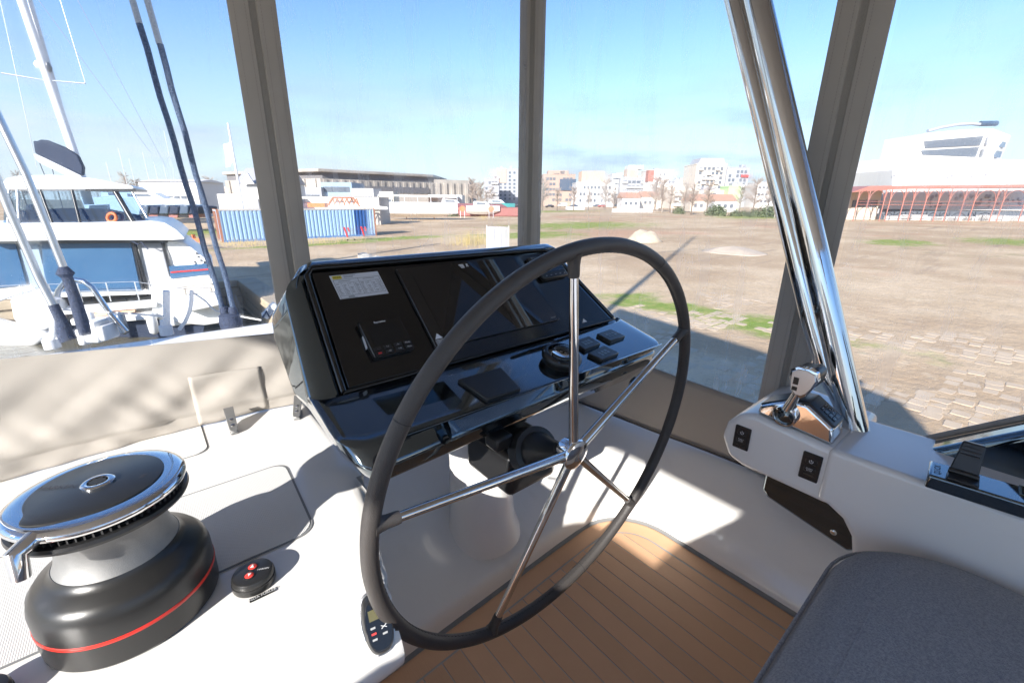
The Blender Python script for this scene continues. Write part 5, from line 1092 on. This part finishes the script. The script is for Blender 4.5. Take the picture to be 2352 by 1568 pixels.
# --- yard boats, hulls and sheds in the middle distance
def blk_(x0, x1, y0, y1, c, dep, m_, nm, label, cat_, group=None, extra=None):
    a, b_ = gh(x0, y1, c), gh(x1, y1, c); top = gh((x0+x1)/2, y0, c).z; base = max(GROUND, min(a.z, b_.z)) if False else GROUND
    o = thing(nm, label, cat_, Vector(((a.x+b_.x)/2, (a.y+b_.y)/2, base)), group); a.z = b_.z = base; d = (b_-a); 
    build(MB().prism([a, b_, b_+hd*dep, a+hd*dep], Z*(top-base)), 'wall', m_, o); o['_'] = 0; del o['_']
    return o, a, b_, top, base
def roof_on(o, a, b_, top, dep, h, m_):
    d = (b_-a).normalized(); q = [a-d*.3-hd*.3, b_+d*.3-hd*.3, b_+d*.3+hd*(dep+.3), a-d*.3+hd*(dep+.3)]; z = Z*top
    flat = lambda p: Vector((p.x, p.y, 0)); m0, m1 = flat((q[0]+q[3])/2)+z+Z*h, flat((q[1]+q[2])/2)+z+Z*h; q = [flat(p)+z+Z*.02 for p in q]
    build(MB().add([*q, m0, m1], [(0, 1, 5, 4), (2, 3, 4, 5), (0, 4, 3), (1, 2, 5), (0, 3, 2, 1)]), 'roof', m_, o)
win_cache = {}
def windows(o, a, b_, base, top, rows_, cols_, w_, h_, m_='glass_far', frac=(.08, .92), zf=(.15, .95), skip=0.0, balcony=None):
    key = (round(w_, 2), round(h_, 2), m_)
    d = (b_-a); Lb = Vector((d.x, d.y, 0)).length; d = Vector((d.x, d.y, 0)).normalized(); q = Vector((d.y, -d.x, 0)); q = q if q.dot(hd) < 0 else -q; ang = atan2(d.y, d.x)
    if key not in win_cache:
        me = MB().box((0, 0, 0), (w_, .16, h_)).mesh('window'); me.materials.append(MT[m_]); win_cache[key] = me
    off = OFF[o.name]
    for i in range(rows_):
        for j in range(cols_):
            if random.random() < skip: continue
            f = frac[0]+(frac[1]-frac[0])*(j+.5)/cols_; g_ = zf[0]+(zf[1]-zf[0])*(i+.5)/rows_
            p = Vector((a.x, a.y, 0))+d*Lb*f+q*.04+Z*(base+(top-base)*g_); ob = bpy.data.objects.new('window', win_cache[key]); COL.objects.link(ob); ob.parent = o; ob.location = p-off; ob.rotation_euler = (0, 0, ang)
            if balcony and random.random() < balcony:
                key2 = ('b', round(w_, 2))
                if key2 not in win_cache: me = MB().box((0, -.6, -h_*.5-.1), (w_*1.5, 1.2, .25)).box((0, -1.15, -h_*.5+.45), (w_*1.5, .08, 1.0)).mesh('balcony'); me.materials.append(MT['wall_white']); win_cache[key2] = me
                ob = bpy.data.objects.new('balcony', win_cache[key2]); COL.objects.link(ob); ob.parent = o; ob.location = p-off; ob.rotation_euler = (0, 0, ang)
def hullboat(px, py, len_, m_, label, c=None, yaw=0.0, h=2.2, cabin=True, keel='hull_red'):
    p = gh(px, py, c) if c else at(px, py); p = Vector((p.x, p.y, GROUND)); o = thing('laid_up_boat', label, 'boat', p, 'boats laid up on the hard'); f = rt*cos(yaw)+hd*sin(yaw); s_ = Z.cross(f); rings = []
    for t, wd, zb in ((-.5, .8, .7), (-.3, 1, .5), (0, 1.05, .45), (.25, .8, .55), (.42, .4, .9), (.5, .05, 1.6)): rings.append([p+f*len_*t+s_*wd*len_*.14*k+Z*z for k, z in ((-1, h), (-.8, 1.1), (0, zb), (.8, 1.1), (1, h))])
    build(MB().loft(rings), 'hull', m_, o, smooth=40)
    if cabin: build(MB().prism([p+f*len_*a-s_*len_*.07+Z*z for a, z in ((-.3, h), (.2, h), (.08, h+.8), (-.28, h+.9))], s_*len_*.14), 'cabin', 'gelcoat_far', o, bevel=.1); build(MB().prism([p+f*len_*a-s_*len_*.073+Z*z for a, z in ((-.2, h+.25), (.08, h+.25), (.04, h+.6), (-.2, h+.65))], s_*len_*.146), 'cabin_window', 'glass_far', o)
    for k in (-.25, .15): build(MB().tube([p+f*len_*k+s_*1.2, p+f*len_*k+s_*.6+Z*1.0], .06, 6), 'prop', 'rust', o)
    return o
# ================================================================== MIDDLE DISTANCE: BOATYARD AND BUNKER
random.seed(33)
hullboat(970, 472, 12, 'gelcoat_far', 'white yacht hull on the hard right of the estate car', 78, .05, 2.9, False)
hullboat(300, 440, 14, 'gelcoat_far', 'white motor yacht on the hard behind the moored catamaran', 70, -.1, 3.4)
hullboat(345, 446, 12, 'gelcoat_far', 'smaller white motor boat on the hard behind the moored catamaran', 62, .0, 3.2)
hullboat(1110, 470, 7, 'gelcoat_far', 'small white boat on the hard near the yellow frame', 95, .2, 2.2, True)
hullboat(1040, 470, 8, 'hull_red', 'red hulled boat behind the yellow frame', 100, .1, 2.6)
hullboat(1145, 466, 8, 'teal', 'teal and white boat on the hard left of the parked cars', 110, .1, 2.6)
o, a, b_, top, base = blk_(330, 460, 418, 470, 85, 8, 'wall_white', 'boat_shed', 'long white boat shed left of the flecked lines', 'building'); windows(o, a, b_, base, top, 1, 7, .9, .7); roof_on(o, a, b_, top, 8, .6, 'wall_white')
o, a, b_, top, base = blk_(505, 640, 446, 482, 55, 6, 'wall_white', 'long_shed', 'long low white shed seen above the container top', 'building'); windows(o, a, b_, base, top, 1, 2, 1.6, 1.2, 'roof_grey', (.45, .95), (.5, .9))
o, a, b_, top, base = blk_(640, 872, 452, 480, 62, 5, 'concrete_light', 'white_hoarding', 'long pale hoarding wall behind the container', 'wall'); windows(o, a, b_, base, top, 1, 2, .9, 1.5, 'glass_far', (.55, .78), (.4, .9))
build(MB().prism([gh(x, y, 61.5) for x, y in ((665, 470), (740, 464), (820, 467), (890, 476), (890, 481), (665, 481))], hd*.3), 'tarp_boat', 'gelcoat_far', label='white covered hull lying along the top of the container', cat='boat')
o, a, b_, top, base = blk_(553, 660, 422, 470, 105, 10, 'wall_white', 'gabled_house', 'white house with grey gabled roof behind the flagpole', 'house'); windows(o, a, b_, base, top, 1, 5, 1.0, 1.2); roof_on(o, a, b_, top, 10, 3.6, 'roof_grey')
build(MB().prism([gh(x, y, 103.8) for x, y in ((553, 423), (568, 398), (584, 423))], hd*.4), 'gable', 'wall_white', o)
o, a, b_, top, base = blk_(742, 812, 419, 470, 140, 12, 'wall_blue', 'blue_warehouse', 'pale blue two-storey warehouse in front of the bunker', 'building'); windows(o, a, b_, base, top, 2, 6, 1.4, 1.5)
o, a, b_, top, base = blk_(672, 742, 430, 470, 138, 10, 'wall_grey', 'grey_annex', 'pale grey annex left of the blue warehouse', 'building'); windows(o, a, b_, base, top, 1, 5, 1.4, 1.6)
o, a, b_, top, base = blk_(812, 860, 433, 470, 130, 8, 'wall_white', 'flat_office', 'small white flat-roofed office right of the blue warehouse', 'building'); windows(o, a, b_, base, top, 1, 3, 2.0, 1.4)
o, a, b_, top, base = blk_(873, 905, 440, 470, 118, 6, 'wall_beige', 'beige_cabin', 'beige site cabin below the bunker', 'building'); windows(o, a, b_, base, top, 1, 3, 1.0, .9)
o, a, b_, top, base = blk_(985, 1062, 448, 473, 112, 6, 'wall_white', 'white_cabin', 'white box shed on the right of the boatyard', 'building'); windows(o, a, b_, base, top, 1, 4, 1.1, .9, skip=.4)
lr = thing('boatyard_canopy', 'low white canopy roof with orange goods beneath it', 'canopy', gh(960, 470, 108)*1.0)
a, b_ = gh(868, 450, 108), gh(1050, 455, 108); build(MB().prism([a, b_, b_+hd*5, a+hd*5], Z*.35), 'roof', 'wall_white', lr)
for k in range(7): p = a.lerp(b_, k/6); build(MB().tube([Vector((p.x, p.y, GROUND)), p], .08, 6), 'post', 'alloy_white', lr)
for k in range(9): p = a.lerp(b_, (k+.4)/9)+hd*2; build(MB().fbox(Vector((p.x, p.y, GROUND)), rt, hd, Z, (-1.1, 1.1), (-.5, .5), (.0, random.uniform(1.2, 2.6))), 'stacked_goods', random.choice(('orange', 'red_steel', 'wall_blue')), lr)
yb = thing('yellow_frame', 'bright yellow steel frame standing by the boatyard edge', 'frame', at(1016, 479))
for k in (-1.3, .1, 1.3): build(MB().fbox(at(1016, 479)+rt*k, rt, hd, Z, (-.35, .35), (-.2, .2), (0, 2.3)), 'upright', 'yellow', yb)
build(MB().fbox(at(1016, 479), rt, hd, Z, (-1.6, 1.6), (-.15, .15), (1.5, 1.9)), 'crossbar', 'yellow', yb)
cr0 = thing('lattice_crane_boom', 'rusty lattice crane boom lying behind the container', 'crane', gh(775, 470, 58)); m_ = MB()
P0 = [gh(x, y, 58) for x, y in ((752, 473), (765, 454), (810, 454), (826, 474))]
for i in range(3): m_.tube([P0[i], P0[i+1]], .11, 6)
for k in range(6): m_.tube([gh(757+11*k, 472, 58), gh(764+11*k, 456, 58)], .07, 5).tube([gh(764+11*k, 456, 58), gh(770+11*k, 472, 58)], .07, 5)
build(m_, 'lattice', 'rust', cr0); build(MB().fbox(gh(728, 473, 58), rt, hd, Z, (-1.2, 1.0), (0, 1), (-.2, .35)), 'orange_hood', 'orange', cr0)
rh = thing('red_hull_row', 'long dark red barge hull along the boatyard edge', 'barge', at(1060, 476)); a, b_ = gh(905, 476, 96), gh(1195, 477, 96); a.z = b_.z = GROUND
build(MB().prism([a, b_, b_+hd*3, a+hd*3], Z*1.9), 'hull', 'hull_red', rh, bevel=.2); build(MB().prism([a.lerp(b_, .1)+Z*1.9, a.lerp(b_, .9)+Z*1.9, a.lerp(b_, .85)+hd*2+Z*2.6, a.lerp(b_, .15)+hd*2+Z*2.6], hd*.3), 'hatch_cover', 'hull_red', rh)
for x, lab in ((1128, 'small orange and white round sign on posts before the red barge'), (1062, 'small orange barrier board before the red barge')):
    p = gh(x, 478, 88); p.z = GROUND; s_ = thing('site_sign', lab, 'sign', p); build(MB().lathe([(.55, 0), (.55, .06)], 20, p+Z*1.7, -hd), 'disc', 'orange', s_)
    for k in (-.4, .4): build(MB().tube([p+rt*k, p+rt*k+Z*1.7], .05, 6), 'post', 'alloy_white', s_)
tp_ = thing('blue_tarpaulin_row', 'row of dark blue covered hulls beyond the moored catamaran', 'boat row', gh(370, 490, 45)); 
for k in range(6):
    x0 = 318+k*23; build(MB().prism([gh(x, y, 45) for x, y in ((x0, 492), (x0+22, 492), (x0+22, 472+3*(k % 2)), (x0+4, 470+3*(k % 2)))], hd*3), 'covered_hull', 'sail_cover' if k % 2 else 'car_blue', tp_, bevel=.1)
    build(MB().prism([gh(x, y, 45.3) for x, y in ((x0+1, 500), (x0+20, 500), (x0+22, 492), (x0, 492))], hd*2), 'keel', 'hull_red' if k % 2 else 'car_dark', tp_)
# --- submarine-pen bunker: pale stained concrete, roof slab over a dark gallery
bk = thing('concrete_bunker', 'huge weathered concrete bunker with dark gallery under its roof slab', 'building', Vector((gh(734, 470, 250).x, gh(734, 470, 250).y, GROUND)))
Pc, Pr, Pl = gh(734, 400, 250), gh(996, 410, 305), gh(513, 400, 292)
for p in (Pc, Pr, Pl): p.z = GROUND
back = hd*60; zt = gh(734, 387, 250).z; zr = zt-1.6
build(MB().prism([Pl, Pc, Pr, Pr+back, Pl+back], Z*(zr-3.4-GROUND)), 'wall', 'concrete', bk)
inn = [p+(Pc+back*.6-p).normalized()*2.0 for p in (Pl, Pc, Pr)]
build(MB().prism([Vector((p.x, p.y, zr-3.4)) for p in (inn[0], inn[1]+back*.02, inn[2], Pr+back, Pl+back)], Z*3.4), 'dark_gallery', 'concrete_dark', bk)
build(MB().prism([Vector((p.x, p.y, zr)) for p in (Pl-hd, Pc-hd*1.2, Pr-hd, Pr+back, Pl+back)], Z*1.6), 'roof_slab', 'concrete', bk, bevel=.2)
dA = (Pr-Pc); nA = Vector((dA.y, -dA.x, 0)).normalized(); nA = nA if nA.dot(hd) < 0 else -nA
for k in range(15): p = Pc+dA*((k+.5)/15); build(MB().fbox(p, dA.normalized(), nA, Z, (-1.0, 1.0), (0, .5), (.0, zr-3.6-GROUND)), 'buttress', 'concrete', bk)
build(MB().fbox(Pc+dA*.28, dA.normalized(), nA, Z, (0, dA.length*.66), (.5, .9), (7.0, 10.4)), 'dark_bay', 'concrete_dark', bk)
build(MB().fbox(Pc+dA*.16, dA.normalized(), nA, Z, (0, dA.length*.8), (.55, 4.0), (.0, 6.4)), 'lean_to', 'wall_beige', bk)
dB = (Pl-Pc); nB = Vector((dB.y, -dB.x, 0)).normalized(); nB = nB if nB.dot(hd) < 0 else -nB
for k in range(10): p = Pc+dB*((k+.5)/10); build(MB().fbox(p, dB.normalized(), nB, Z, (-1.4, 1.4), (0, .8), (0, zr-3.6-GROUND)), 'buttress', 'concrete', bk)
Pe = gh(1078, 415, 318); Pe.z = GROUND; build(MB().prism([Pr+hd*.5, Pe, Pe+back, Pr+back], Z*(gh(1030, 413, 310).z-GROUND)), 'low_wing', 'concrete', bk)
for k in range(5): p = Pr.lerp(Pe, (k+.5)/5); build(MB().fbox(p, (Pe-Pr).normalized(), nA, Z, (-1, 1), (0, .8), (0, 14)), 'buttress', 'concrete', bk)

# ================================================================== FAR TOWN
def bld(x0, x1, y0, c, dep, m_, label, rows_=0, cols_=0, ww=1.6, wh=1.6, nm='apartment_block', wm='glass_far', skip=.12, balcony=None, par=0.5):
    o, a, b_, top, base = blk_(x0, x1, y0, 478, c, dep, m_, nm, label, 'building', 'far town buildings')
    if rows_: windows(o, a, b_, base, top, rows_, cols_, ww, wh, wm, skip=skip, balcony=balcony, zf=(.12, .96))
    build(MB().fbox(Vector((a.x, a.y, top)), (b_-a).normalized(), hd, Z, (-.15, (b_-a).length+.15), (-.15, dep), (.0, par)), 'parapet', m_, o)
    for k in range(2):
        f_ = random.uniform(.15, .8); build(MB().fbox(Vector((a.x, a.y, top)).lerp(Vector((b_.x, b_.y, top)), f_), (b_-a).normalized(), hd, Z, (0, random.uniform(1.5, 3.5)), (2, 5), (0, random.uniform(1.0, 2.4))), 'roof_plant', random.choice(('roof_grey', 'wall_grey', 'wall_white')), o)
    return o, a, b_, top, base
bld(1112, 1146, 411, 300, 16, 'wall_grey', 'low grey block with balconies left of the orange-topped tower', 4, 4, balcony=.5)
o, a, b_, top, base = bld(1141, 1190, 389, 330, 18, 'wall_grey', 'grey tower with orange upper corner left of the centre post', 8, 4, 1.4, 1.4)
build(MB().fbox(Vector((a.x, a.y, top)), (b_-a).normalized(), hd, Z, (-.3, (b_-a).length*.45), (-.3, 10), (-9, .6)), 'orange_cladding', 'wall_orange', o)
o, a, b_, top, base = bld(1246, 1318, 402, 280, 20, 'wall_brick', 'brown brick apartment block right of the centre post', 5, 8, 1.6, 1.5)
build(MB().fbox(Vector((a.x, a.y, base)), (b_-a).normalized(), hd, Z, ((b_-a).length*.52, (b_-a).length+.5), (-.8, 6), (9, 15.5)), 'dark_balcony_storeys', 'car_blue', o)
build(MB().fbox(Vector((a.x, a.y, top)), (b_-a).normalized(), hd, Z, (3, (b_-a).length*.8), (2, 14), (.0, 2.6)), 'penthouse', 'wall_brick', o)
o, a, b_, top, base = bld(1321, 1408, 421, 260, 18, 'wall_white', 'wide white block carrying an orange box storey', 3, 9, 1.3, 1.6)
build(MB().fbox(Vector((a.x, a.y, top)), (b_-a).normalized(), hd, Z, (3, (b_-a).length*.72), (1, 14), (.5, 6.4)), 'orange_storey', 'wall_orange', o)
bld(1402, 1422, 401, 285, 14, 'wall_white', 'narrow white block stacked beside the grey terraces', 5, 2, 2.6, .9)
o, a, b_, top, base = bld(1420, 1482, 410, 280, 18, 'wall_grey', 'grey terraced block with long white balconies', 5, 5, 2.2, 1.4, balcony=.8)
build(MB().fbox(Vector((a.x, a.y, top)), (b_-a).normalized(), hd, Z, (4, (b_-a).length*.62), (1, 10), (.5, 5.4)), 'orange_storey', 'wall_orange', o)
build(MB().fbox(Vector((a.x, a.y, top)), (b_-a).normalized(), hd, Z, ((b_-a).length*.3, (b_-a).length*.85), (3, 12), (5.4, 7.6)), 'roof_canopy', 'wall_white', o)
o, a, b_, top, base = bld(1483, 1536, 392, 270, 16, 'wall_white', 'tall white block with small square windows and red corner', 7, 5, 1.0, 1.2, skip=.45)
build(MB().fbox(Vector((a.x, a.y, top)), (b_-a).normalized(), hd, Z, (-.4, (b_-a).length*.2), (-.4, 5), (-6, .2)), 'red_frame', 'red_steel', o)
bld(1504, 1556, 424, 235, 14, 'wall_white', 'low pale block with tall shutters before the white tower', 4, 7, 1.1, 1.9, wm='wall_beige')
bld(1538, 1588, 416, 300, 14, 'wall_white', 'long white roofline between the two tall blocks', 2, 8, 1.3, 1.2)
o, a, b_, top, base = bld(1588, 1655, 378, 250, 18, 'wall_beige', 'tall beige apartment tower with balconies and grey loft roof', 8, 6, 1.5, 1.5, balcony=.45)
build(MB().prism([Vector((a.x, a.y, top))+(b_-a).normalized()*x+Z*z for x, z in ((0.5, .4), ((b_-a).length-.5, .4), ((b_-a).length-2.2, 3.2), (1.8, 3.2))], hd*12), 'loft_roof', 'roof_grey', o)
o, a, b_, top, base = bld(1657, 1708, 386, 275, 16, 'wall_grey', 'grey tower with one red balcony right of the beige tower', 8, 5, 1.4, 1.6, skip=.4)
p = a.lerp(b_, .8); build(MB().fbox(Vector((p.x, p.y, base+17)), rt, hd, Z, (-2.0, 2.0), (-1.0, 0), (0, 1.3)), 'red_balcony', 'red_button', o)
o, a, b_, top, base = bld(1600, 1690, 440, 200, 14, 'wall_beige', 'low cream apartment block with white bay windows below the towers', 3, 9, 1.4, 1.3, balcony=.4)
bld(1667, 1694, 430, 196, 8, 'wall_green', 'bright green roof box on the cream block', 0, 0, nm='green_box')
bld(1728, 1790, 421, 270, 14, 'wall_white', 'white block half hidden behind the pole', 3, 6, 1.4, 1.3)
bld(1540, 1600, 438, 215, 12, 'wall_beige', 'beige block with balconies behind the bare trees', 3, 5, 1.4, 1.4, balcony=.6)
for (x0, x1, y0, c, m_, lab) in ((1428, 1468, 455, 180, 'wall_white', 'white house with red tiled hip roof at the field edge'), (1472, 1512, 452, 190, 'wall_beige', 'beige house with red tiled roof behind the barriers'), (1640, 1690, 462, 150, 'wall_white', 'small white bungalow with red roof behind the fence'), (1585, 1635, 461, 158, 'wall_beige', 'small beige bungalow with red roof behind the bare trees')):
    o, a, b_, top, base = blk_(x0, x1, y0, 480, c, 9, m_, 'small_house', lab, 'house', 'small houses beyond the field'); windows(o, a, b_, base, top, 1, 3, 1.0, 1.2); roof_on(o, a, b_, top, 9, 2.2, 'roof_tile')
hz = MB(); 
for k in range(60):                                             # far low skyline
    x = 20+k*9; a = gh(x, 440, 520); h = random.uniform(9, 16); hz.fbox(Vector((a.x, a.y, GROUND)), rt, hd, Z, (-3.5, 3.5), (0, 10), (0, h))
build(hz, 'far_roofs', 'wall_beige', label='far low roofs along the horizon at the left', cat='skyline', kind='stuff')
# --- white ship-like building with the red shed frame before it
def wq(zx, zy, c): return gh((1900+zx/3.92)/1.06293, (250+zy/3.92)/1.06293, c)
wb = thing('white_landmark', 'bright white windowless building with flared glazed tower on top', 'building', Vector((wq(1600, 1100, 95).x, wq(1600, 1100, 95).y, GROUND)))
cW = 97
body = [wq(x, y, cW) for x, y in ((1090, 800), (1095, 650), (1140, 640), (1172, 520), (1330, 508), (2150, 548), (2700, 560), (2700, 800))]
build(MB().prism(body, hd*22), 'white_mass', 'wall_bright', wb)
twr = [wq(x, y, cW+2) for x, y in ((1340, 508), (1395, 298), (1780, 262), (2060, 252), (2060, 545))]
build(MB().prism(twr, hd*10), 'tower', 'wall_bright', wb)
A_, B_, C_, D_ = wq(2060, 252, cW+2), wq(2232, 318, cW+12), wq(2130, 545, cW+12), wq(2060, 545, cW+2)
build(MB().prism([wq(2058, 253, cW+2.02), B_, C_, wq(2000, 545, cW+2.02)], hd*3), 'tower_side', 'wall_bright', wb)
for q in (((1402, 372), (1965, 322), (1930, 412), (1408, 438)), ((1372, 462), (1925, 428), (1890, 520), (1385, 500))): build(MB().prism([wq(x, y, cW+1.8) for x, y in q], hd*.3), 'tower_glazing', 'glass_far', wb)
for q in (((2005, 330), (2180, 385), (2165, 432), (1985, 412)), ((1960, 448), (2145, 470), (2125, 530), (1940, 516))):
    pts = []
    for (x, y) in q: f = (x-2000)/232; pts.append(wq(x, y, cW+1.6+max(-.2, f*10)))
    build(MB().prism(pts, hd*.3), 'tower_glazing', 'glass_far', wb)
build(MB().tube([wq(x, y, cW+8) for x, y in ((1430, 275), (1560, 240), (1720, 212), (1850, 205), (1930, 212), (2085, 205))], .35, 8), 'roof_boom', 'wall_grey', wb, smooth=60)
build(MB().tube([wq(1930, 205, cW+8), wq(2090, 203, cW+8)], .55, 8), 'roof_pod', 'car_blue', wb, smooth=60)
for k in range(46):
    row = random.random(); zx = 1100+900*random.random(); zy = 655+85*random.random()
    build(MB().lathe([(random.uniform(.22, .5), 0), (.18, .06)], 8, wq(zx, zy, cW-.02), -hd), 'porthole', 'roof_grey', wb)
for k in range(40):
    zx = 1400+950*random.random(); zy = 880+120*random.random(); build(MB().lathe([(random.uniform(.2, .42), 0), (.15, .06)], 8, wq(zx, zy, cW-3.05), -hd), 'porthole', 'roof_grey', wb)
build(MB().prism([wq(x, y, cW-3) for x, y in ((1040, 830), (2700, 830), (2700, 1040), (1000, 1020))], hd*3), 'lower_facade', 'wall_bright', wb)
a, b_ = wq(990, 1020, cW-2.6), wq(2700, 1045, cW-2.6); build(MB().prism([a, b_, Vector((b_.x, b_.y, GROUND)), Vector((a.x, a.y, GROUND))], hd*.5), 'ground_glazing', 'glass_far', wb)
for k in range(12): p = a.lerp(b_, (k+.5)/12); build(MB().fbox(Vector((p.x, p.y, GROUND))-hd*3, rt, hd, Z, (-2.6, 2.6), (0, .6), (0, random.uniform(.7, 1.2))), 'white_block', 'wall_bright', wb)
rs = thing('red_steel_shed', 'open red steel shed frame with arched braces before the white building', 'shed', Vector((wq(1500, 1150, 86).x, wq(1500, 1150, 86).y, GROUND))); cS = 86
build(MB().prism([wq(x, y, cS) for x, y in ((700, 862), (880, 800), (2800, 780), (2800, 812), (1500, 822), (1080, 836))], hd*6), 'roof_edge', 'red_steel', rs)
bs = [715, 815, 965, 1020, 1150, 1240, 1360, 1480, 1580, 1720, 1820, 2020, 2090, 2300]
tops = []
for x in bs:
    p = wq(x, 1130, cS); tz = wq(x, 852, cS).z; q = Vector((p.x, p.y, GROUND)); build(MB().tube([q, Vector((p.x, p.y, tz+.4))], .10, 8), 'post', 'red_steel', rs); tops.append(Vector((p.x, p.y, tz)))
for i in range(len(tops)-1):
    A0, B0 = tops[i], tops[i+1]; m0 = (A0+B0)/2
    arc = [A0.lerp(B0, t)+Z*(-1.9+2.1*sqrt(max(0, 1-(2*t-1)**2))) for t in [k/10 for k in range(11)]]
    build(MB().tube(arc, .07, 6), 'arched_brace', 'red_steel', rs, smooth=60)
    build(MB().tube([Vector((A0.x, A0.y, GROUND+3.0)), Vector((B0.x, B0.y, GROUND+3.0))], .06, 6), 'tie_rail', 'red_steel', rs)
    build(MB().tube([Vector((A0.x, A0.y, A0.z-1.8)), Vector((B0.x, B0.y, B0.z-1.8))], .05, 6), 'tie_rail', 'red_steel', rs)
o, a, b_, top, base = bld(1985, 2048, 396, 150, 14, 'wall_grey', 'pale grey block behind the left end of the red shed', 5, 7, 1.2, 1.2, wm='wall_white')
o, a, b_, top, base = blk_(1944, 2012, 437, 500, 92, 5, 'wall_beige', 'market_stall_row', 'low pale kiosk row under the left end of the red shed', 'building'); windows(o, a, b_, base, top, 1, 4, 1.2, 1.3, skip=0)
# --- mesh fence, bushes and trees beyond the field
fn = thing('wire_fence', 'grey wire mesh fence along the far side of the field', 'fence', at(1700, 498)); Pf = [at(x, y) for x, y in ((1520, 487), (1620, 492), (1720, 497), (1800, 502), (1870, 507))]
for i in range(4):
    A0, B0 = Pf[i], Pf[i+1]
    for k in range(4): p = A0.lerp(B0, k/4); build(MB().tube([p, p+Z*2.2], .07, 6), 'post', 'concrete_light', fn)
    for z in (.5, 1.2, 1.9): build(MB().tube([A0+Z*z, B0+Z*z], .015, 4), 'wire', 'wire', fn)
def branch_mesh(seed, h, spread, ntw):
    random.seed(seed); tr_ = MB(); tw = MB()
    tr_.tube([(0, 0, -.2), (.05, 0, h*.25), (0, .06, h*.5), (.1, 0, h*.8)], [h*.022, h*.017, h*.012, h*.003], 7)
    for i in range(46):
        z0 = h*random.uniform(.20, .80); a = random.uniform(0, 2*pi); l = spread*random.uniform(.45, 1.0)*(1.15-z0/h*.75); d = Vector((cos(a), sin(a), random.uniform(.35, 1.5))).normalized(); p = Vector((0, 0, z0)); q = p+d*l
        tr_.tube([p, p.lerp(q, .5)+Z*.08*l, q], [h*.0045, h*.003, h*.001], 4)
        for k in range(ntw):
            s_ = p.lerp(q, random.uniform(.15, 1.0)); dd = (d+Vector((random.gauss(0, .9), random.gauss(0, .9), random.gauss(.25, .7)))).normalized(); e = s_+dd*l*random.uniform(.15, .45); n = dd.cross(Vector((random.random(), random.random(), random.random()))).normalized()*h*.0016
            tw.add([s_-n, s_+n, e], [(0, 1, 2)])
    return tr_.mesh('trunk'), tw.mesh('crown')
trees = [branch_mesh(s_, h, sp, n_) for s_, h, sp, n_ in ((1, 11, 4.2, 70), (2, 9, 3.8, 70), (3, 13, 4.2, 70))]
for a, b_ in trees: a.materials.append(MT['bark']); b_.materials.append(MT['twig'])
random.seed(44); used = []
tl = [(1105, 150), (1118, 160), (1128, 170), (1246, 150), (1280, 150), (1318, 155), (1352, 165), (1390, 160), (1410, 150), (1540, 140), (1572, 140), (1590, 118), (1625, 140), (1700, 130), (1732, 130), (1764, 125), (1780, 118), (300, 200), (325, 210), (350, 205), (500, 230), (515, 225), (490, 235), (30, 180), (60, 190), (12, 170), (90, 200), (1085, 200), (1098, 210), (1505, 160), (1520, 150), (1796, 112)]
pos_w = lambda x: 'left of the centre post' if x < 1200 else ('between the centre post and the white barriers' if x < 1400 else ('behind the round sand heap' if x < 1640 else 'near the shining pole'))
groups = {}
for (x, c) in tl: groups.setdefault(pos_w(x) if x > 600 else 'on the horizon at the far left', []).append((x, c))
ordn = 'first second third fourth fifth sixth seventh eighth ninth tenth eleventh twelfth thirteenth fourteenth fifteenth'.split()
for gname, lst in groups.items():
    for i, (x, c) in enumerate(sorted(lst)):
        p = gh(x, 470, c); p.z = GROUND; t = thing('bare_tree', '%s bare winter tree from the left %s' % (ordn[i], gname), 'tree', p, 'bare trees beyond the field'); me1, me2 = trees[(i+int(c)) % 3]; s_ = random.uniform(.75, 1.1)*(1 if c < 175 else 1.3); rz = random.uniform(0, 6)
        for nm, me in (('trunk', me1), ('crown', me2)): ob = bpy.data.objects.new(nm, me); COL.objects.link(ob); ob.parent = t; ob.scale = (s_, s_, s_); ob.rotation_euler = (0, 0, rz)
def bush_mesh(seed):
    random.seed(seed); m_ = MB()
    for i in range(900):
        v = Vector((random.gauss(0, 1), random.gauss(0, 1), random.gauss(0, 1))).normalized()*random.uniform(.55, 1.0)*(1+.25*sin(i % 7)); v.z = abs(v.z)*1.1; a = Vector((random.gauss(0, 1), random.gauss(0, 1), random.gauss(0, 1))).normalized()*.10; b_ = a.cross(v).normalized()*.09
        m_.add([v-a, v+b_, v+a, v-b_], [(0, 1, 2, 3)])
    me = m_.mesh('foliage'); me.materials.append(MT['leaf']); return me
bms = [bush_mesh(9), bush_mesh(10)]; random.seed(3)
for i, (x, c, s_, lab) in enumerate(((1640, 112, 2.0, 'dark green conifer-like bush left of the green box'), (1652, 110, 1.9, 'round evergreen bush in front of the cream block'), (1690, 108, 1.2, 'low evergreen hedge clump behind the wire fence'), (1710, 108, 1.1, 'second low evergreen clump behind the wire fence'), (1735, 105, 1.4, 'third evergreen clump toward the pole'), (1762, 104, 2.0, 'large evergreen bush left of the shining pole'), (1782, 102, 2.0, 'evergreen bush touching the shining pole'), (1560, 125, 1.6, 'small bush behind the barrier end'), (1040, 96, 1.3, 'brown-green scrub before the barge'), (1010, 97, 1.2, 'small scrub beside the yellow frame'))):
    p = gh(x, 480, c); p.z = GROUND; t = thing('evergreen_bush', lab, 'bush', p, 'bushes beyond the field'); ob = bpy.data.objects.new('foliage', bms[i % 2]); COL.objects.link(ob); ob.parent = t; ob.scale = (s_, s_, s_*1.1); ob.rotation_euler = (0, 0, i*1.3)
    build(MB().tube([p-Z*.1, p+Z*s_*.7], .08, 6), 'trunk', 'bark', t)
